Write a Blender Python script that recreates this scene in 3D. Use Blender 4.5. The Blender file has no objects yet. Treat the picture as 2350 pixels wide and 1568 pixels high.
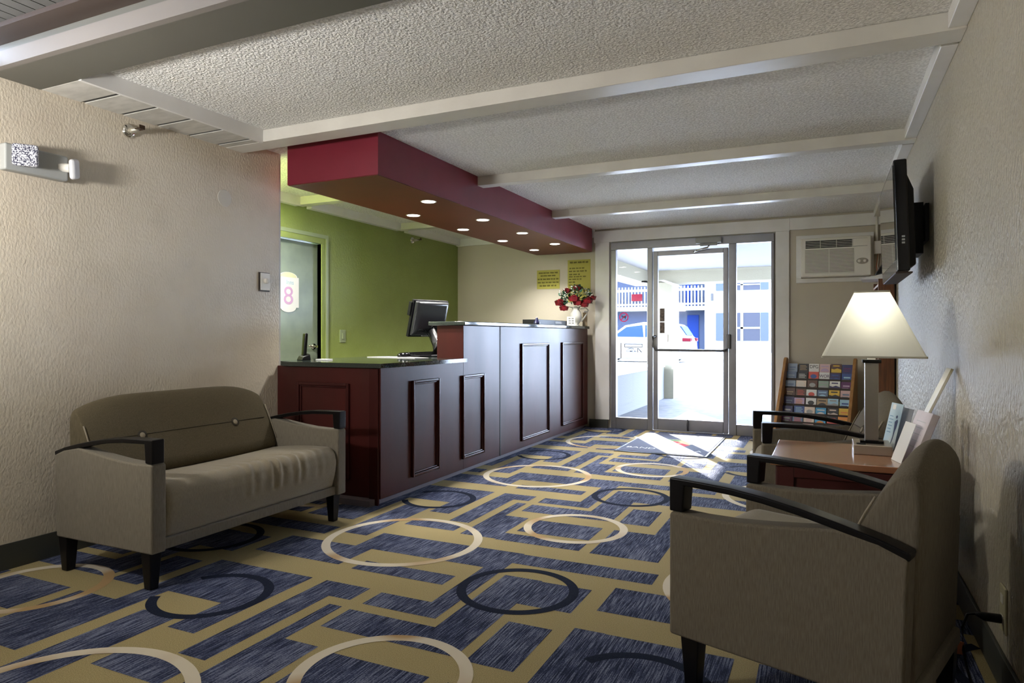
import bpy, bmesh, math, random
from mathutils import Vector, Matrix
random.seed(7)
PI = math.pi
scn = bpy.context.scene
C = scn.collection
H = 1.10

# ------------------------------------------------------------------ materials
MATS = {}
def mat(name, col, rough=0.6, metal=0.0, spec=0.5, coat=0.0, coat_r=0.1, col2=None, nscale=8, nstretch=(1, 1, 1),
        ncontrast=(0.35, 0.65), bump=0.0, bscale=60, bdist=0.01, bstretch=(1, 1, 1), detail=4, emit=None, estr=1.0,
        trans=0.0, sheen=0.0, rough2=None, bdetail=3):
    if name in MATS: return MATS[name]
    m = bpy.data.materials.new(name); m.use_nodes = True
    nt = m.node_tree; N = nt.nodes; L = nt.links
    p = N['Principled BSDF']
    p.inputs['Base Color'].default_value = (*col, 1)
    p.inputs['Roughness'].default_value = rough
    p.inputs['Metallic'].default_value = metal
    p.inputs['Specular IOR Level'].default_value = spec
    p.inputs['Coat Weight'].default_value = coat
    p.inputs['Coat Roughness'].default_value = coat_r
    p.inputs['Sheen Weight'].default_value = sheen
    tc = N.new('ShaderNodeTexCoord')
    if col2 is not None:
        mp = N.new('ShaderNodeMapping'); mp.inputs['Scale'].default_value = nstretch
        L.new(tc.outputs['Object'], mp.inputs['Vector'])
        nz = N.new('ShaderNodeTexNoise'); nz.inputs['Scale'].default_value = nscale; nz.inputs['Detail'].default_value = detail
        L.new(mp.outputs[0], nz.inputs['Vector'])
        cr = N.new('ShaderNodeValToRGB')
        cr.color_ramp.elements[0].position = ncontrast[0]; cr.color_ramp.elements[1].position = ncontrast[1]
        cr.color_ramp.elements[0].color = (*col, 1); cr.color_ramp.elements[1].color = (*col2, 1)
        L.new(nz.outputs['Fac'], cr.inputs['Fac']); L.new(cr.outputs['Color'], p.inputs['Base Color'])
        if rough2 is not None:
            mr = N.new('ShaderNodeMapRange'); mr.inputs[1].default_value = ncontrast[0]; mr.inputs[2].default_value = ncontrast[1]
            mr.inputs[3].default_value = rough; mr.inputs[4].default_value = rough2
            L.new(nz.outputs['Fac'], mr.inputs[0]); L.new(mr.outputs[0], p.inputs['Roughness'])
    if bump:
        mp2 = N.new('ShaderNodeMapping'); mp2.inputs['Scale'].default_value = bstretch
        L.new(tc.outputs['Object'], mp2.inputs['Vector'])
        nb = N.new('ShaderNodeTexNoise'); nb.inputs['Scale'].default_value = bscale; nb.inputs['Detail'].default_value = bdetail
        L.new(mp2.outputs[0], nb.inputs['Vector'])
        b = N.new('ShaderNodeBump'); b.inputs['Strength'].default_value = bump; b.inputs['Distance'].default_value = bdist
        L.new(nb.outputs['Fac'], b.inputs['Height']); L.new(b.outputs[0], p.inputs['Normal'])
    if emit:
        p.inputs['Emission Color'].default_value = (*emit, 1); p.inputs['Emission Strength'].default_value = estr
    if trans:
        p.inputs['Transmission Weight'].default_value = trans
    MATS[name] = m
    return m

def glass_mat():
    m = bpy.data.materials.new('clear_glass'); m.use_nodes = True
    nt = m.node_tree; N = nt.nodes; L = nt.links
    for n in list(N):
        if n.type != 'OUTPUT_MATERIAL': N.remove(n)
    out = N['Material Output']
    tr = N.new('ShaderNodeBsdfTransparent'); gl = N.new('ShaderNodeBsdfGlossy'); gl.inputs['Roughness'].default_value = 0.02
    fr = N.new('ShaderNodeFresnel'); fr.inputs['IOR'].default_value = 1.35
    mx = N.new('ShaderNodeMixShader')
    L.new(fr.outputs[0], mx.inputs[0]); L.new(tr.outputs[0], mx.inputs[1]); L.new(gl.outputs[0], mx.inputs[2])
    L.new(mx.outputs[0], out.inputs['Surface'])
    return m

def shade_mat():
    m = bpy.data.materials.new('lampshade_fabric'); m.use_nodes = True
    nt = m.node_tree; N = nt.nodes; L = nt.links
    for n in list(N):
        if n.type != 'OUTPUT_MATERIAL': N.remove(n)
    out = N['Material Output']
    d = N.new('ShaderNodeBsdfDiffuse'); d.inputs['Color'].default_value = (0.78, 0.78, 0.74, 1)
    t = N.new('ShaderNodeBsdfTranslucent'); t.inputs['Color'].default_value = (0.85, 0.85, 0.80, 1)
    mx = N.new('ShaderNodeMixShader'); mx.inputs[0].default_value = 0.5
    L.new(d.outputs[0], mx.inputs[1]); L.new(t.outputs[0], mx.inputs[2]); L.new(mx.outputs[0], out.inputs['Surface'])
    return m

def trans_mat(name, col):
    m = bpy.data.materials.new(name); m.use_nodes = True
    nt = m.node_tree; N = nt.nodes; L = nt.links
    for n in list(N):
        if n.type != 'OUTPUT_MATERIAL': N.remove(n)
    d = N.new('ShaderNodeBsdfDiffuse'); d.inputs['Color'].default_value = (*col, 1)
    t = N.new('ShaderNodeBsdfTranslucent'); t.inputs['Color'].default_value = (*col, 1)
    mx = N.new('ShaderNodeMixShader'); mx.inputs[0].default_value = 0.12
    L.new(d.outputs[0], mx.inputs[1]); L.new(t.outputs[0], mx.inputs[2]); L.new(mx.outputs[0], N['Material Output'].inputs['Surface'])
    return m

def wall_mat(name, col, dark, stain=None, bd=0.006, rough=0.42, ns=88):
    """painted rough plaster: knock-down bump, faint scuffs and grime of its own shape"""
    m = bpy.data.materials.new(name); m.use_nodes = True
    nt = m.node_tree; N = nt.nodes; L = nt.links; p = N['Principled BSDF']
    p.inputs['Roughness'].default_value = rough; p.inputs['Specular IOR Level'].default_value = 0.45
    tc = N.new('ShaderNodeTexCoord')
    n1 = N.new('ShaderNodeTexNoise'); n1.inputs['Scale'].default_value = 1.6; n1.inputs['Detail'].default_value = 6
    n1.inputs['Roughness'].default_value = 0.6
    L.new(tc.outputs['Object'], n1.inputs['Vector'])
    cr = N.new('ShaderNodeValToRGB'); e = cr.color_ramp.elements
    e[0].position = 0.30; e[0].color = (*dark, 1); e[1].position = 0.52; e[1].color = (*col, 1)
    L.new(n1.outputs['Fac'], cr.inputs['Fac'])
    src = cr.outputs['Color']
    if stain:
        n2 = N.new('ShaderNodeTexNoise'); n2.inputs['Scale'].default_value = 0.9; n2.inputs['Detail'].default_value = 5
        mp = N.new('ShaderNodeMapping'); mp.inputs['Location'].default_value = (3.1, 1.7, 0.4)
        L.new(tc.outputs['Object'], mp.inputs['Vector']); L.new(mp.outputs[0], n2.inputs['Vector'])
        c2 = N.new('ShaderNodeValToRGB'); f = c2.color_ramp.elements
        f[0].position = 0.5; f[0].color = (0, 0, 0, 1); f[1].position = 0.68; f[1].color = (0.7, 0.7, 0.7, 1)
        L.new(n2.outputs['Fac'], c2.inputs['Fac'])
        mx = N.new('ShaderNodeMix'); mx.data_type = 'RGBA'
        L.new(c2.outputs['Color'], mx.inputs[0]); L.new(src, mx.inputs[6]); mx.inputs[7].default_value = (*stain, 1)
        src = mx.outputs[2]
    L.new(src, p.inputs['Base Color'])
    nb = N.new('ShaderNodeTexNoise'); nb.inputs['Scale'].default_value = ns; nb.inputs['Detail'].default_value = 3
    mp3 = N.new('ShaderNodeMapping'); mp3.inputs['Scale'].default_value = (1, 1, 0.6)
    L.new(tc.outputs['Object'], mp3.inputs['Vector']); L.new(mp3.outputs[0], nb.inputs['Vector'])
    b = N.new('ShaderNodeBump'); b.inputs['Strength'].default_value = 0.6; b.inputs['Distance'].default_value = bd
    L.new(nb.outputs['Fac'], b.inputs['Height']); L.new(b.outputs[0], p.inputs['Normal'])
    return m

def carpet_blue():
    m = bpy.data.materials.new('carpet_blue_streaked'); m.use_nodes = True
    nt = m.node_tree; N = nt.nodes; L = nt.links; p = N['Principled BSDF']
    p.inputs['Roughness'].default_value = 0.95; p.inputs['Specular IOR Level'].default_value = 0.15
    tc = N.new('ShaderNodeTexCoord')
    def noise(sc, st, det):
        mp = N.new('ShaderNodeMapping'); mp.inputs['Scale'].default_value = st
        L.new(tc.outputs['Object'], mp.inputs['Vector'])
        n = N.new('ShaderNodeTexNoise'); n.inputs['Scale'].default_value = sc; n.inputs['Detail'].default_value = det
        L.new(mp.outputs[0], n.inputs['Vector']); return n
    a = noise(1.0, (210, 9, 1), 3); b = noise(1.0, (5, 2.6, 1), 2); g = noise(1.0, (330, 120, 1), 2)
    ad = N.new('ShaderNodeMath'); ad.operation = 'MULTIPLY_ADD'; ad.inputs[1].default_value = 0.30
    L.new(b.outputs['Fac'], ad.inputs[0]); L.new(a.outputs['Fac'], ad.inputs[2])
    ad2 = N.new('ShaderNodeMath'); ad2.operation = 'MULTIPLY_ADD'; ad2.inputs[1].default_value = 0.42
    L.new(g.outputs['Fac'], ad2.inputs[0]); L.new(ad.outputs[0], ad2.inputs[2])
    cr = N.new('ShaderNodeValToRGB'); e = cr.color_ramp.elements
    e[0].position = 0.72; e[0].color = (0.012, 0.017, 0.043, 1)
    e[1].position = 0.99; e[1].color = (0.18, 0.20, 0.28, 1)
    x = e.new(0.85); x.color = (0.046, 0.058, 0.118, 1)
    mr = N.new('ShaderNodeMapRange'); mr.inputs[1].default_value = 0.0; mr.inputs[2].default_value = 1.0; mr.inputs[3].default_value = 0.0; mr.inputs[4].default_value = 0.985
    L.new(ad2.outputs[0], mr.inputs[0]); L.new(mr.outputs[0], cr.inputs['Fac']); L.new(cr.outputs['Color'], p.inputs['Base Color'])
    return m

M = dict(
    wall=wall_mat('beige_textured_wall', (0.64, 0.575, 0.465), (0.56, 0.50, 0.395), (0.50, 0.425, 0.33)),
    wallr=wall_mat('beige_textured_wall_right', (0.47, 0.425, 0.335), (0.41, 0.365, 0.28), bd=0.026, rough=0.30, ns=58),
    green=wall_mat('green_textured_wall', (0.26, 0.325, 0.085), (0.225, 0.285, 0.065)),
    back=mat('beige_smooth_wall', (0.56, 0.51, 0.42), 0.55, bump=0.1, bscale=90),
    popcorn=mat('popcorn_ceiling', (0.74, 0.735, 0.71), 0.9, col2=(0.93, 0.925, 0.90), nscale=75, ncontrast=(0.42, 0.58), bump=1.0, bscale=85, bdist=0.015, bdetail=2),
    beam=mat('painted_beam_white', (0.70, 0.685, 0.635), 0.38, col2=(0.64, 0.62, 0.57), nscale=5, bump=0.08, bscale=30),
    bigbeam=mat('painted_beam_olive_grey', (0.095, 0.092, 0.076), 0.5),
    trimw=mat('painted_trim_grey_white', (0.79, 0.785, 0.775), 0.4, col2=(0.73, 0.72, 0.70), nscale=4),
    plank=mat('grey_plank', (0.60, 0.585, 0.54), 0.5, col2=(0.48, 0.47, 0.43), nscale=9, nstretch=(1, 3, 1)),
    dkplank=mat('dark_grey_ceiling_boards', (0.065, 0.065, 0.063), 0.6),
    brown=mat('brown_trim', (0.040, 0.026, 0.020), 0.5),
    base=mat('dark_vinyl_baseboard', (0.045, 0.048, 0.040), 0.5),
    soffit=mat('burgundy_paint', (0.205, 0.018, 0.036), 0.38, spec=0.4, col2=(0.175, 0.016, 0.030), nscale=3),
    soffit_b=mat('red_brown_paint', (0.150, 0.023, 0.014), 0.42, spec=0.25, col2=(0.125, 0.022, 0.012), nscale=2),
    cherry=mat('cherry_wood_gloss', (0.070, 0.014, 0.012), 0.34, spec=0.22, col2=(0.050, 0.012, 0.010), nscale=3.5, nstretch=(1, 1, 0.25), bump=0.10, bscale=2.3, bdist=0.012, rough2=0.38),
    cherry2=mat('cherry_moulding_dark', (0.050, 0.011, 0.010), 0.25, spec=0.3),
    toe=mat('toe_kick_reflection_tint', (0.20, 0.17, 0.19), 0.4),  # light purple reflection on the toe kick put into its colour
    granite=mat('black_granite_green_reflection', (0.018, 0.026, 0.022), 0.07, spec=0.7, col2=(0.04, 0.05, 0.043), nscale=160),  # near-black granite with its green reflection tinted into the colour
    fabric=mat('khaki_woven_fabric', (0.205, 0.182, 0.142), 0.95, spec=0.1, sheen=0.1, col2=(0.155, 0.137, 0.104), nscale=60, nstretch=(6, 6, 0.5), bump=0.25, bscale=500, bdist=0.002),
    fabric4=mat('shaded_khaki_armchair_fabric', (0.160, 0.136, 0.100), 0.95, spec=0.08, sheen=0.05, col2=(0.120, 0.101, 0.073), nscale=60, nstretch=(6, 6, 0.5), bump=0.25, bscale=500, bdist=0.002),  # khaki darkened: dim light on the near chair panel put into the colour
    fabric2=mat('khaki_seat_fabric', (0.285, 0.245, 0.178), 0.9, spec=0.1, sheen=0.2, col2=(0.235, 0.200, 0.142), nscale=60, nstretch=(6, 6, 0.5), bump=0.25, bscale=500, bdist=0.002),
    fabric3=mat('olive_shaded_fabric', (0.118, 0.097, 0.060), 0.95, spec=0.1, sheen=0.05, col2=(0.086, 0.070, 0.042), nscale=60, nstretch=(6, 6, 0.5), bump=0.25, bscale=500, bdist=0.002),  # same khaki; shade on the sofa backrest put into a darker colour
    espresso=mat('espresso_wood', (0.0030, 0.0026, 0.0032), 0.32, spec=0.28),
    tan=mat('carpet_tan', (0.250, 0.200, 0.095), 0.95, spec=0.1, col2=(0.43, 0.352, 0.185), nscale=330, bump=0.3, bscale=400, bdist=0.004),
    blue=carpet_blue(),
    navy=mat('carpet_navy_ring', (0.010, 0.013, 0.028), 0.95, spec=0.05, col2=(0.020, 0.026, 0.046), nscale=350),
    cream=mat('carpet_cream_ring', (0.40, 0.265, 0.13), 0.95, spec=0.15, col2=(0.60, 0.54, 0.43), nscale=2.6, detail=1, ncontrast=(0.38, 0.50)),
    alu=mat('brushed_aluminium', (0.27, 0.27, 0.285), 0.38, metal=0.7, col2=(0.23, 0.23, 0.245), nscale=4),
    aluD=mat('dark_aluminium', (0.12, 0.12, 0.125), 0.35, metal=0.7),
    chrome=mat('chrome', (0.75, 0.73, 0.68), 0.12, metal=1.0),
    nickel=mat('brushed_nickel', (0.40, 0.375, 0.33), 0.33, metal=0.9),
    offw=mat('off_white_plastic', (0.80, 0.77, 0.70), 0.4),
    ivory=mat('ivory_plate', (0.55, 0.50, 0.33), 0.4),
    greyp=mat('grey_plastic', (0.33, 0.34, 0.33), 0.45),
    lens=mat('led_lens', (0.62, 0.63, 0.68), 0.15, col2=(0.05, 0.05, 0.08), nscale=190, ncontrast=(0.47, 0.53), detail=1),
    blackg=mat('black_gloss_plastic', (0.003, 0.003, 0.004), 0.14, spec=0.4),
    blackm=mat('black_matte_plastic', (0.004, 0.004, 0.0055), 0.45, spec=0.25),
    screen=mat('tv_glass', (0.012, 0.013, 0.015), 0.04, spec=1.0, coat=1.0, coat_r=0.02),
    orangew=mat('warm_wood_top', (0.30, 0.125, 0.060), 0.22, coat=0.7, coat_r=0.12, col2=(0.40, 0.19, 0.10), nscale=5, nstretch=(1, 6, 1)),
    dwood=mat('dark_red_wood', (0.060, 0.014, 0.012), 0.35, coat=0.3),
    oak=mat('oak_side', (0.48, 0.26, 0.10), 0.4, col2=(0.38, 0.18, 0.06), nscale=9, nstretch=(4, 4, 0.5)),
    casew=mat('brown_bookcase_wood', (0.165, 0.058, 0.018), 0.4, col2=(0.075, 0.026, 0.010), nscale=14, nstretch=(5, 5, 0.4)),
    edge=mat('pale_shelf_edge', (0.55, 0.42, 0.36), 0.5),
    paper=mat('white_paper', (0.74, 0.74, 0.74), 0.6),
    yellow=mat('yellow_paper', (0.46, 0.42, 0.085), 0.7),
    ink=mat('dark_olive_ink', (0.10, 0.085, 0.01), 0.7),
    ink2=mat('black_ink', (0.02, 0.02, 0.02), 0.6),
    glass=glass_mat(), shade=shade_mat(), stick=trans_mat('translucent_red_vinyl', (0.75, 0.03, 0.10)),
    bulb=mat('bulb_glow', (1, 1, 1), 0.5, emit=(1.0, 0.93, 0.80), estr=1.6),
    down=mat('downlight_glow', (1, 1, 1), 0.5, emit=(1.0, 0.96, 0.88), estr=6.0),
    panelglow=mat('ceiling_lamp_glow', (1, 1, 1), 0.5, emit=(1.0, 0.93, 0.82), estr=1.6),
    greendoor=mat('grey_green_door', (0.22, 0.27, 0.20), 0.35, col2=(0.18, 0.22, 0.17), nscale=6),
    greenframe=mat('green_frame_paint', (0.30, 0.36, 0.20), 0.4),
    redf=mat('red_petal', (0.30, 0.008, 0.018), 0.6, col2=(0.13, 0.004, 0.012), nscale=30),
    leaf=mat('dark_green_leaf', (0.015, 0.06, 0.03), 0.5, col2=(0.04, 0.12, 0.07), nscale=40),
    whitef=mat('white_blossom', (0.62, 0.65, 0.58), 0.6),
    ceramic=mat('white_glazed_ceramic', (0.70, 0.70, 0.66), 0.12, coat=0.5),
    stucco=mat('cream_stucco', (0.17, 0.157, 0.118), 0.85, spec=0.02, bump=0.3, bscale=40),
    stuccow=mat('white_stucco', (0.13, 0.13, 0.127), 0.85, spec=0.02, bump=0.3, bscale=40),
    canopy=mat('white_canopy_paint', (0.20, 0.20, 0.205), 0.8, spec=0.02),
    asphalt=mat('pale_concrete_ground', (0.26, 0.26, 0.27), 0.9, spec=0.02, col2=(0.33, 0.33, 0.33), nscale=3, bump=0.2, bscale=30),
    snow=mat('old_snow', (0.5, 0.5, 0.5), 0.8, spec=0.02, col2=(0.25, 0.23, 0.21), nscale=1.4, ncontrast=(0.55, 0.8)),
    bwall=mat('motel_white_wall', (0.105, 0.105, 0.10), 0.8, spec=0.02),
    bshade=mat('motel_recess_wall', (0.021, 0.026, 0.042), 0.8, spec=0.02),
    bdoor=mat('royal_blue_door', (0.003, 0.0095, 0.052), 0.5, spec=0.02),
    bshut=mat('pale_blue_shutter', (0.023, 0.028, 0.046), 0.6, spec=0.02),
    bglass=mat('dusky_window_glass', (0.017, 0.018, 0.024), 0.5, spec=0.02),
    carw=mat('white_car_paint', (0.11, 0.11, 0.11), 0.3, spec=0.02),
    carg=mat('car_window_tint', (0.008, 0.017, 0.036), 0.5, spec=0.02),
    carr=mat('red_tail_lamp', (0.035, 0.0022, 0.005), 0.4, spec=0.02),
    tyre=mat('black_tyre', (0.02, 0.02, 0.02), 0.8, spec=0.02),
    matrub=mat('doormat_navy', (0.055, 0.065, 0.115), 0.9, col2=(0.075, 0.085, 0.14), nscale=300),
    matwhite=mat('doormat_white', (0.60, 0.60, 0.62), 0.9),
    matred=mat('doormat_red', (0.55, 0.03, 0.05), 0.9),
    matyel=mat('doormat_yellow', (0.60, 0.55, 0.25), 0.9),
    matgrn=mat('doormat_green', (0.08, 0.22, 0.08), 0.9),
    pink=mat('lilac_pink_print', (0.55, 0.33, 0.55), 0.5),
    paley=mat('pale_yellow_print', (0.66, 0.66, 0.42), 0.5),
    palebl=mat('pale_blue_print', (0.33, 0.50, 0.62), 0.5),
    signred=mat('sign_red', (0.035, 0.0022, 0.0042), 0.5, spec=0.02),
    orange=mat('orange_tag', (0.55, 0.19, 0.09), 0.5),
    steel=mat('acrylic_clear', (0.8, 0.82, 0.85), 0.05, trans=0.9),
)

# ------------------------------------------------------------------ mesh collector
class MB:
    def __init__(s): s.v = []; s.f = []; s.m = []
    def add(s, vs, fs, mi=0):
        o = len(s.v); s.v += [tuple(v) for v in vs]
        for f in fs: s.f.append(tuple(i + o for i in f)); s.m.append(mi)
        return s
    def box(s, x0, x1, y0, y1, z0, z1, mi=0):
        vs = [(x, y, z) for x in (x0, x1) for y in (y0, y1) for z in (z0, z1)]
        return s.add(vs, [(0, 1, 3, 2), (4, 6, 7, 5), (0, 4, 5, 1), (2, 3, 7, 6), (0, 2, 6, 4), (1, 5, 7, 3)], mi)
    def hexa(s, b, t, mi=0):          # 4 bottom pts, 4 top pts in the same order
        return s.add(list(b) + list(t), [(3, 2, 1, 0), (4, 5, 6, 7), (0, 1, 5, 4), (1, 2, 6, 5), (2, 3, 7, 6), (3, 0, 4, 7)], mi)
    def prism(s, poly, a, b, axis='y', mi=0):
        f = {'y': lambda p, t: (p[0], t, p[1]), 'x': lambda p, t: (t, p[0], p[1]), 'z': lambda p, t: (p[0], p[1], t)}[axis]
        n = len(poly)
        vs = [f(p, a) for p in poly] + [f(p, b) for p in poly]
        fs = [tuple(range(n))[::-1], tuple(range(n, 2 * n))] + [(i, (i + 1) % n, n + (i + 1) % n, n + i) for i in range(n)]
        return s.add(vs, fs, mi)
    def loft(s, rings, mi=0, caps=True):
        n = len(rings[0]); vs = [p for r in rings for p in r]; fs = []
        for k in range(len(rings) - 1):
            for i in range(n):
                j = (i + 1) % n
                fs.append((k * n + i, k * n + j, (k + 1) * n + j, (k + 1) * n + i))
        if caps: fs += [tuple(range(n))[::-1], tuple(range((len(rings) - 1) * n, len(rings) * n))]
        return s.add(vs, fs, mi)
    def tube(s, pts, r, n=10, mi=0, squash=None):
        pts = [Vector(p) for p in pts]; rings = []
        up = Vector((0, 0, 1))
        for i, p in enumerate(pts):
            d = (pts[min(i + 1, len(pts) - 1)] - pts[max(i - 1, 0)]).normalized()
            a = d.cross(up)
            if a.length < 1e-3: a = d.cross(Vector((1, 0, 0)))
            a.normalize(); b = d.cross(a)
            rr = r[i] if isinstance(r, (list, tuple)) else r
            rings.append([p + a * rr * math.cos(2 * PI * k / n) + b * rr * math.sin(2 * PI * k / n) for k in range(n)])
        return s.loft(rings, mi)
    def lathe(s, prof, c=(0, 0, 0), axis='z', n=24, mi=0):
        rings = []
        for r, z in prof:
            ring = []
            for k in range(n):
                a = 2 * PI * k / n; u, v = r * math.cos(a), r * math.sin(a)
                ring.append({'z': (c[0] + u, c[1] + v, c[2] + z), 'x': (c[0] + z, c[1] + u, c[2] + v), 'y': (c[0] + u, c[1] + z, c[2] + v)}[axis])
            rings.append(ring)
        return s.loft(rings, mi)
    def quad(s, a, b, c, d, mi=0): return s.add([a, b, c, d], [(0, 1, 2, 3)], mi)
    def xform(s, mtx):
        s.v = [tuple(mtx @ Vector(v)) for v in s.v]; return s
    def build(s, name, m, parent=None, bevel=0, seg=2, smooth=False, subsurf=0, loc=None):
        me = bpy.data.meshes.new(name); me.from_pydata(s.v, [], s.f)
        for k in (m if isinstance(m, (list, tuple)) else [m]): me.materials.append(k)
        for p, mi in zip(me.polygons, s.m): p.material_index = mi
        bm = bmesh.new(); bm.from_mesh(me); bmesh.ops.recalc_face_normals(bm, faces=bm.faces[:]); bm.to_mesh(me); bm.free()
        if smooth:
            for p in me.polygons: p.use_smooth = True
        o = bpy.data.objects.new(name, me); C.objects.link(o)
        if parent: o.parent = parent
        if loc: o.location = loc
        if bevel:
            b = o.modifiers.new('bevel', 'BEVEL'); b.width = bevel; b.segments = seg; b.limit_method = 'ANGLE'; b.angle_limit = 0.6
            for p in me.polygons: p.use_smooth = True
            w = o.modifiers.new('wn', 'WEIGHTED_NORMAL'); w.keep_sharp = False
        if subsurf:
            q = o.modifiers.new('sub', 'SUBSURF'); q.levels = subsurf; q.render_levels = subsurf
        return o

def tag(o, label=None, cat=None, group=None, kind=None):
    if label: o['label'] = label
    if cat: o['category'] = cat
    if group: o['group'] = group
    if kind: o['kind'] = kind
    return o
def thing(name, label, cat, loc=(0, 0, 0), rz=0.0, group=None):
    o = bpy.data.objects.new(name, None); C.objects.link(o); o.location = loc; o.rotation_euler = (0, 0, rz)
    o.empty_display_size = 0.1
    return tag(o, label, cat, group)
def struct(name, mb, m, label, cat='wall', **kw):
    return tag(mb.build(name, m, **kw), label, cat, kind='structure')
def lettering(txt, size, m, parent, mtx, name='lettering', extrude=0.0006, align='CENTER', sx=1.0, bold=0.0):
    cu = bpy.data.curves.new(name, 'FONT'); cu.body = txt; cu.size = size; cu.extrude = extrude; cu.offset = bold; cu.align_x = align; cu.align_y = 'CENTER'
    t = bpy.data.objects.new(name, cu); C.objects.link(t)
    dg = bpy.context.evaluated_depsgraph_get(); dg.update()
    me = bpy.data.meshes.new_from_object(t.evaluated_get(dg)); bpy.data.objects.remove(t); bpy.data.curves.remove(cu)
    me.transform(mtx @ Matrix.Diagonal((sx, 1, 1, 1))); me.materials.clear(); me.materials.append(m)
    o = bpy.data.objects.new(name, me); C.objects.link(o)
    if parent: o.parent = parent
    return o
def frame(o, ex, ey, ez):     # matrix with axis columns ex,ey,ez and origin o
    return Matrix(((ex[0], ey[0], ez[0], o[0]), (ex[1], ey[1], ez[1], o[1]), (ex[2], ey[2], ez[2], o[2]), (0, 0, 0, 1)))

# ------------------------------------------------------------------ camera
cam = bpy.data.cameras.new('camera'); co = bpy.data.objects.new('camera', cam); C.objects.link(co); scn.camera = co
co.location = (0, 0, H); co.rotation_euler = (PI / 2, 0, 0.43663)
cam.sensor_width = 36; cam.lens = 36 * 1547.8 / 2350; cam.shift_y = -(784 - 771.6) / 2350; cam.clip_start = 0.05; cam.clip_end = 300

# ------------------------------------------------------------------ room shell
XL, XR, XG, YD, ZC = -3.5, 0.50, -4.45, 7.83, 2.385
def carpet():
    """one mesh: tan ground with the woven blue blocks and rings as thin pile layers"""
    b = MB(); P = 1.857; PX = 1.835
    x0, x1, y0, y1 = -4.45, XR, -3.0, YD
    b.quad((x0, y0, 0), (x1, y0, 0), (x1, y1, 0), (x0, y1, 0), 0)
    rects = [(-2.67, -2.13, 2.59, 2.86), (-2.24, -1.38, 2.85, 3.11), (-1.38, -0.70, 2.96, 3.10), (-1.48, -1.38, 2.25, 2.85),
             (-1.73, -1.48, 2.25, 2.385), (-1.74, -1.34, 2.01, 2.185), (-1.34, -1.155, 2.01, 2.80), (-1.155, -0.92, 2.52, 2.79),
             (-2.49, -2.30, 3.03, 3.69), (-2.24, -1.91, 3.31, 3.44), (-1.85, -1.63, 3.28, 3.73), (-1.85, -1.785, 3.73, 4.05),
             (-1.63, -1.15, 3.27, 3.40), (-1.585, -1.16, 3.46, 3.715), (-2.04, -1.54, 2.57, 2.69), (-2.04, -1.91, 1.63, 2.40),
             (-1.91, -1.80, 2.26, 2.40), (-1.11, -0.93, 2.0, 2.35), (-1.09, -0.86, 3.26, 3.71), (-0.86, -0.74, 3.26, 4.26),
             (-2.58, -2.12, 2.01, 2.40), (-2.26, -2.12, 1.76, 2.01)]
    def clip(a, c, lo, hi): return max(a, lo), min(c, hi)
    k = 0
    for i in range(-2, 4):
        for j in range(-4, 5):
            for (a, c, d, e) in rects:
                xa, xb = clip(a + i * PX, c + i * PX, x0, x1); ya, yb = clip(d + j * P, e + j * P, y0, y1)
                if xb - xa > 0.005 and yb - ya > 0.005:
                    z = 0.0006 + 0.00002 * (k % 5); k += 1
                    b.quad((xa, ya, z), (xb, ya, z), (xb, yb, z), (xa, yb, z), 1)
            for (cx, cy, r, w, mi, a0, a1, z) in [(-1.215, 2.66, 0.265, 0.042, 2, 0, 360, 0.0012), (-2.37, 2.06, 0.25, 0.042, 2, -150, 150, 0.0012),
                                                   (-1.305, 3.655, 0.297, 0.045, 3, 0, 360, 0.0014), (-2.07, 3.05, 0.427, 0.046, 3, 0, 360, 0.0014)]:
                cx += i * PX; cy += j * P
                if cx + r < x0 or cx - r > x1 or cy + r < y0 or cy - r > y1: continue
                n = 72
                for t in range(n):
                    u0 = math.radians(a0 + (a1 - a0) * t / n); u1 = math.radians(a0 + (a1 - a0) * (t + 1) / n)
                    pts = [(cx + q * math.cos(u), cy + q * math.sin(u), z) for q, u in ((r - w, u0), (r, u0), (r, u1), (r - w, u1))]
                    if all(x0 < p[0] < x1 and y0 < p[1] < y1 for p in pts): b.quad(*pts, mi)
    return b
fl = carpet()
fl.box(-4.7, 0.75, -3.2, YD + 0.15, -0.12, -0.002, 0)
me = bpy.data.meshes.new('floor'); me.from_pydata(fl.v, [], fl.f)
for k in ('tan', 'blue', 'navy', 'cream'): me.materials.append(M[k])
for p, mi in zip(me.polygons, fl.m): p.material_index = mi
floor = bpy.data.objects.new('floor', me); C.objects.link(floor)
tag(floor, 'patterned carpet with blue blocks, tan bands and cream and navy rings', 'carpet', kind='structure')

struct('wall_left', MB().box(XL - 0.12, XL, -3.0, 3.614, 0, ZC), M['wall'], 'beige textured wall behind the sofa with scuffs and stains')
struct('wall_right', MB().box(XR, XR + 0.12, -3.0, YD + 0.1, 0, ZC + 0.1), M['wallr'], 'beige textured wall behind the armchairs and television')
struct('wall_alcove', MB().box(XG - 0.12, XG, 3.45, 4.45, 0, ZC).box(XG - 0.12, XG, 5.15, YD + 0.1, 0, ZC).box(XG - 0.12, XG, 4.45, 5.15, 2.0, ZC), M['green'], 'olive green textured wall behind the reception desk')
struct('wall_alcove_side', MB().box(XG, XL - 0.12, 3.45, 3.55, 0, ZC), M['green'], 'short green return wall at the near end of the reception alcove')
# door wall with the glazed opening x -2.33..-0.53, z 0..2.215
struct('wall_door', MB().box(XG, -2.345, YD, YD + 0.12, 0, ZC).box(-0.515, XR, YD, YD + 0.12, 0, ZC).box(-2.345, -0.515, YD, YD + 0.12, 2.22, ZC), M['back'], 'beige end wall around the glass entrance doors')
struct('wall_back', MB().box(XL - 0.12, XR + 0.12, -3.12, -3.0, 0, 2.6), M['back'], 'beige wall behind the viewpoint')

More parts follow.
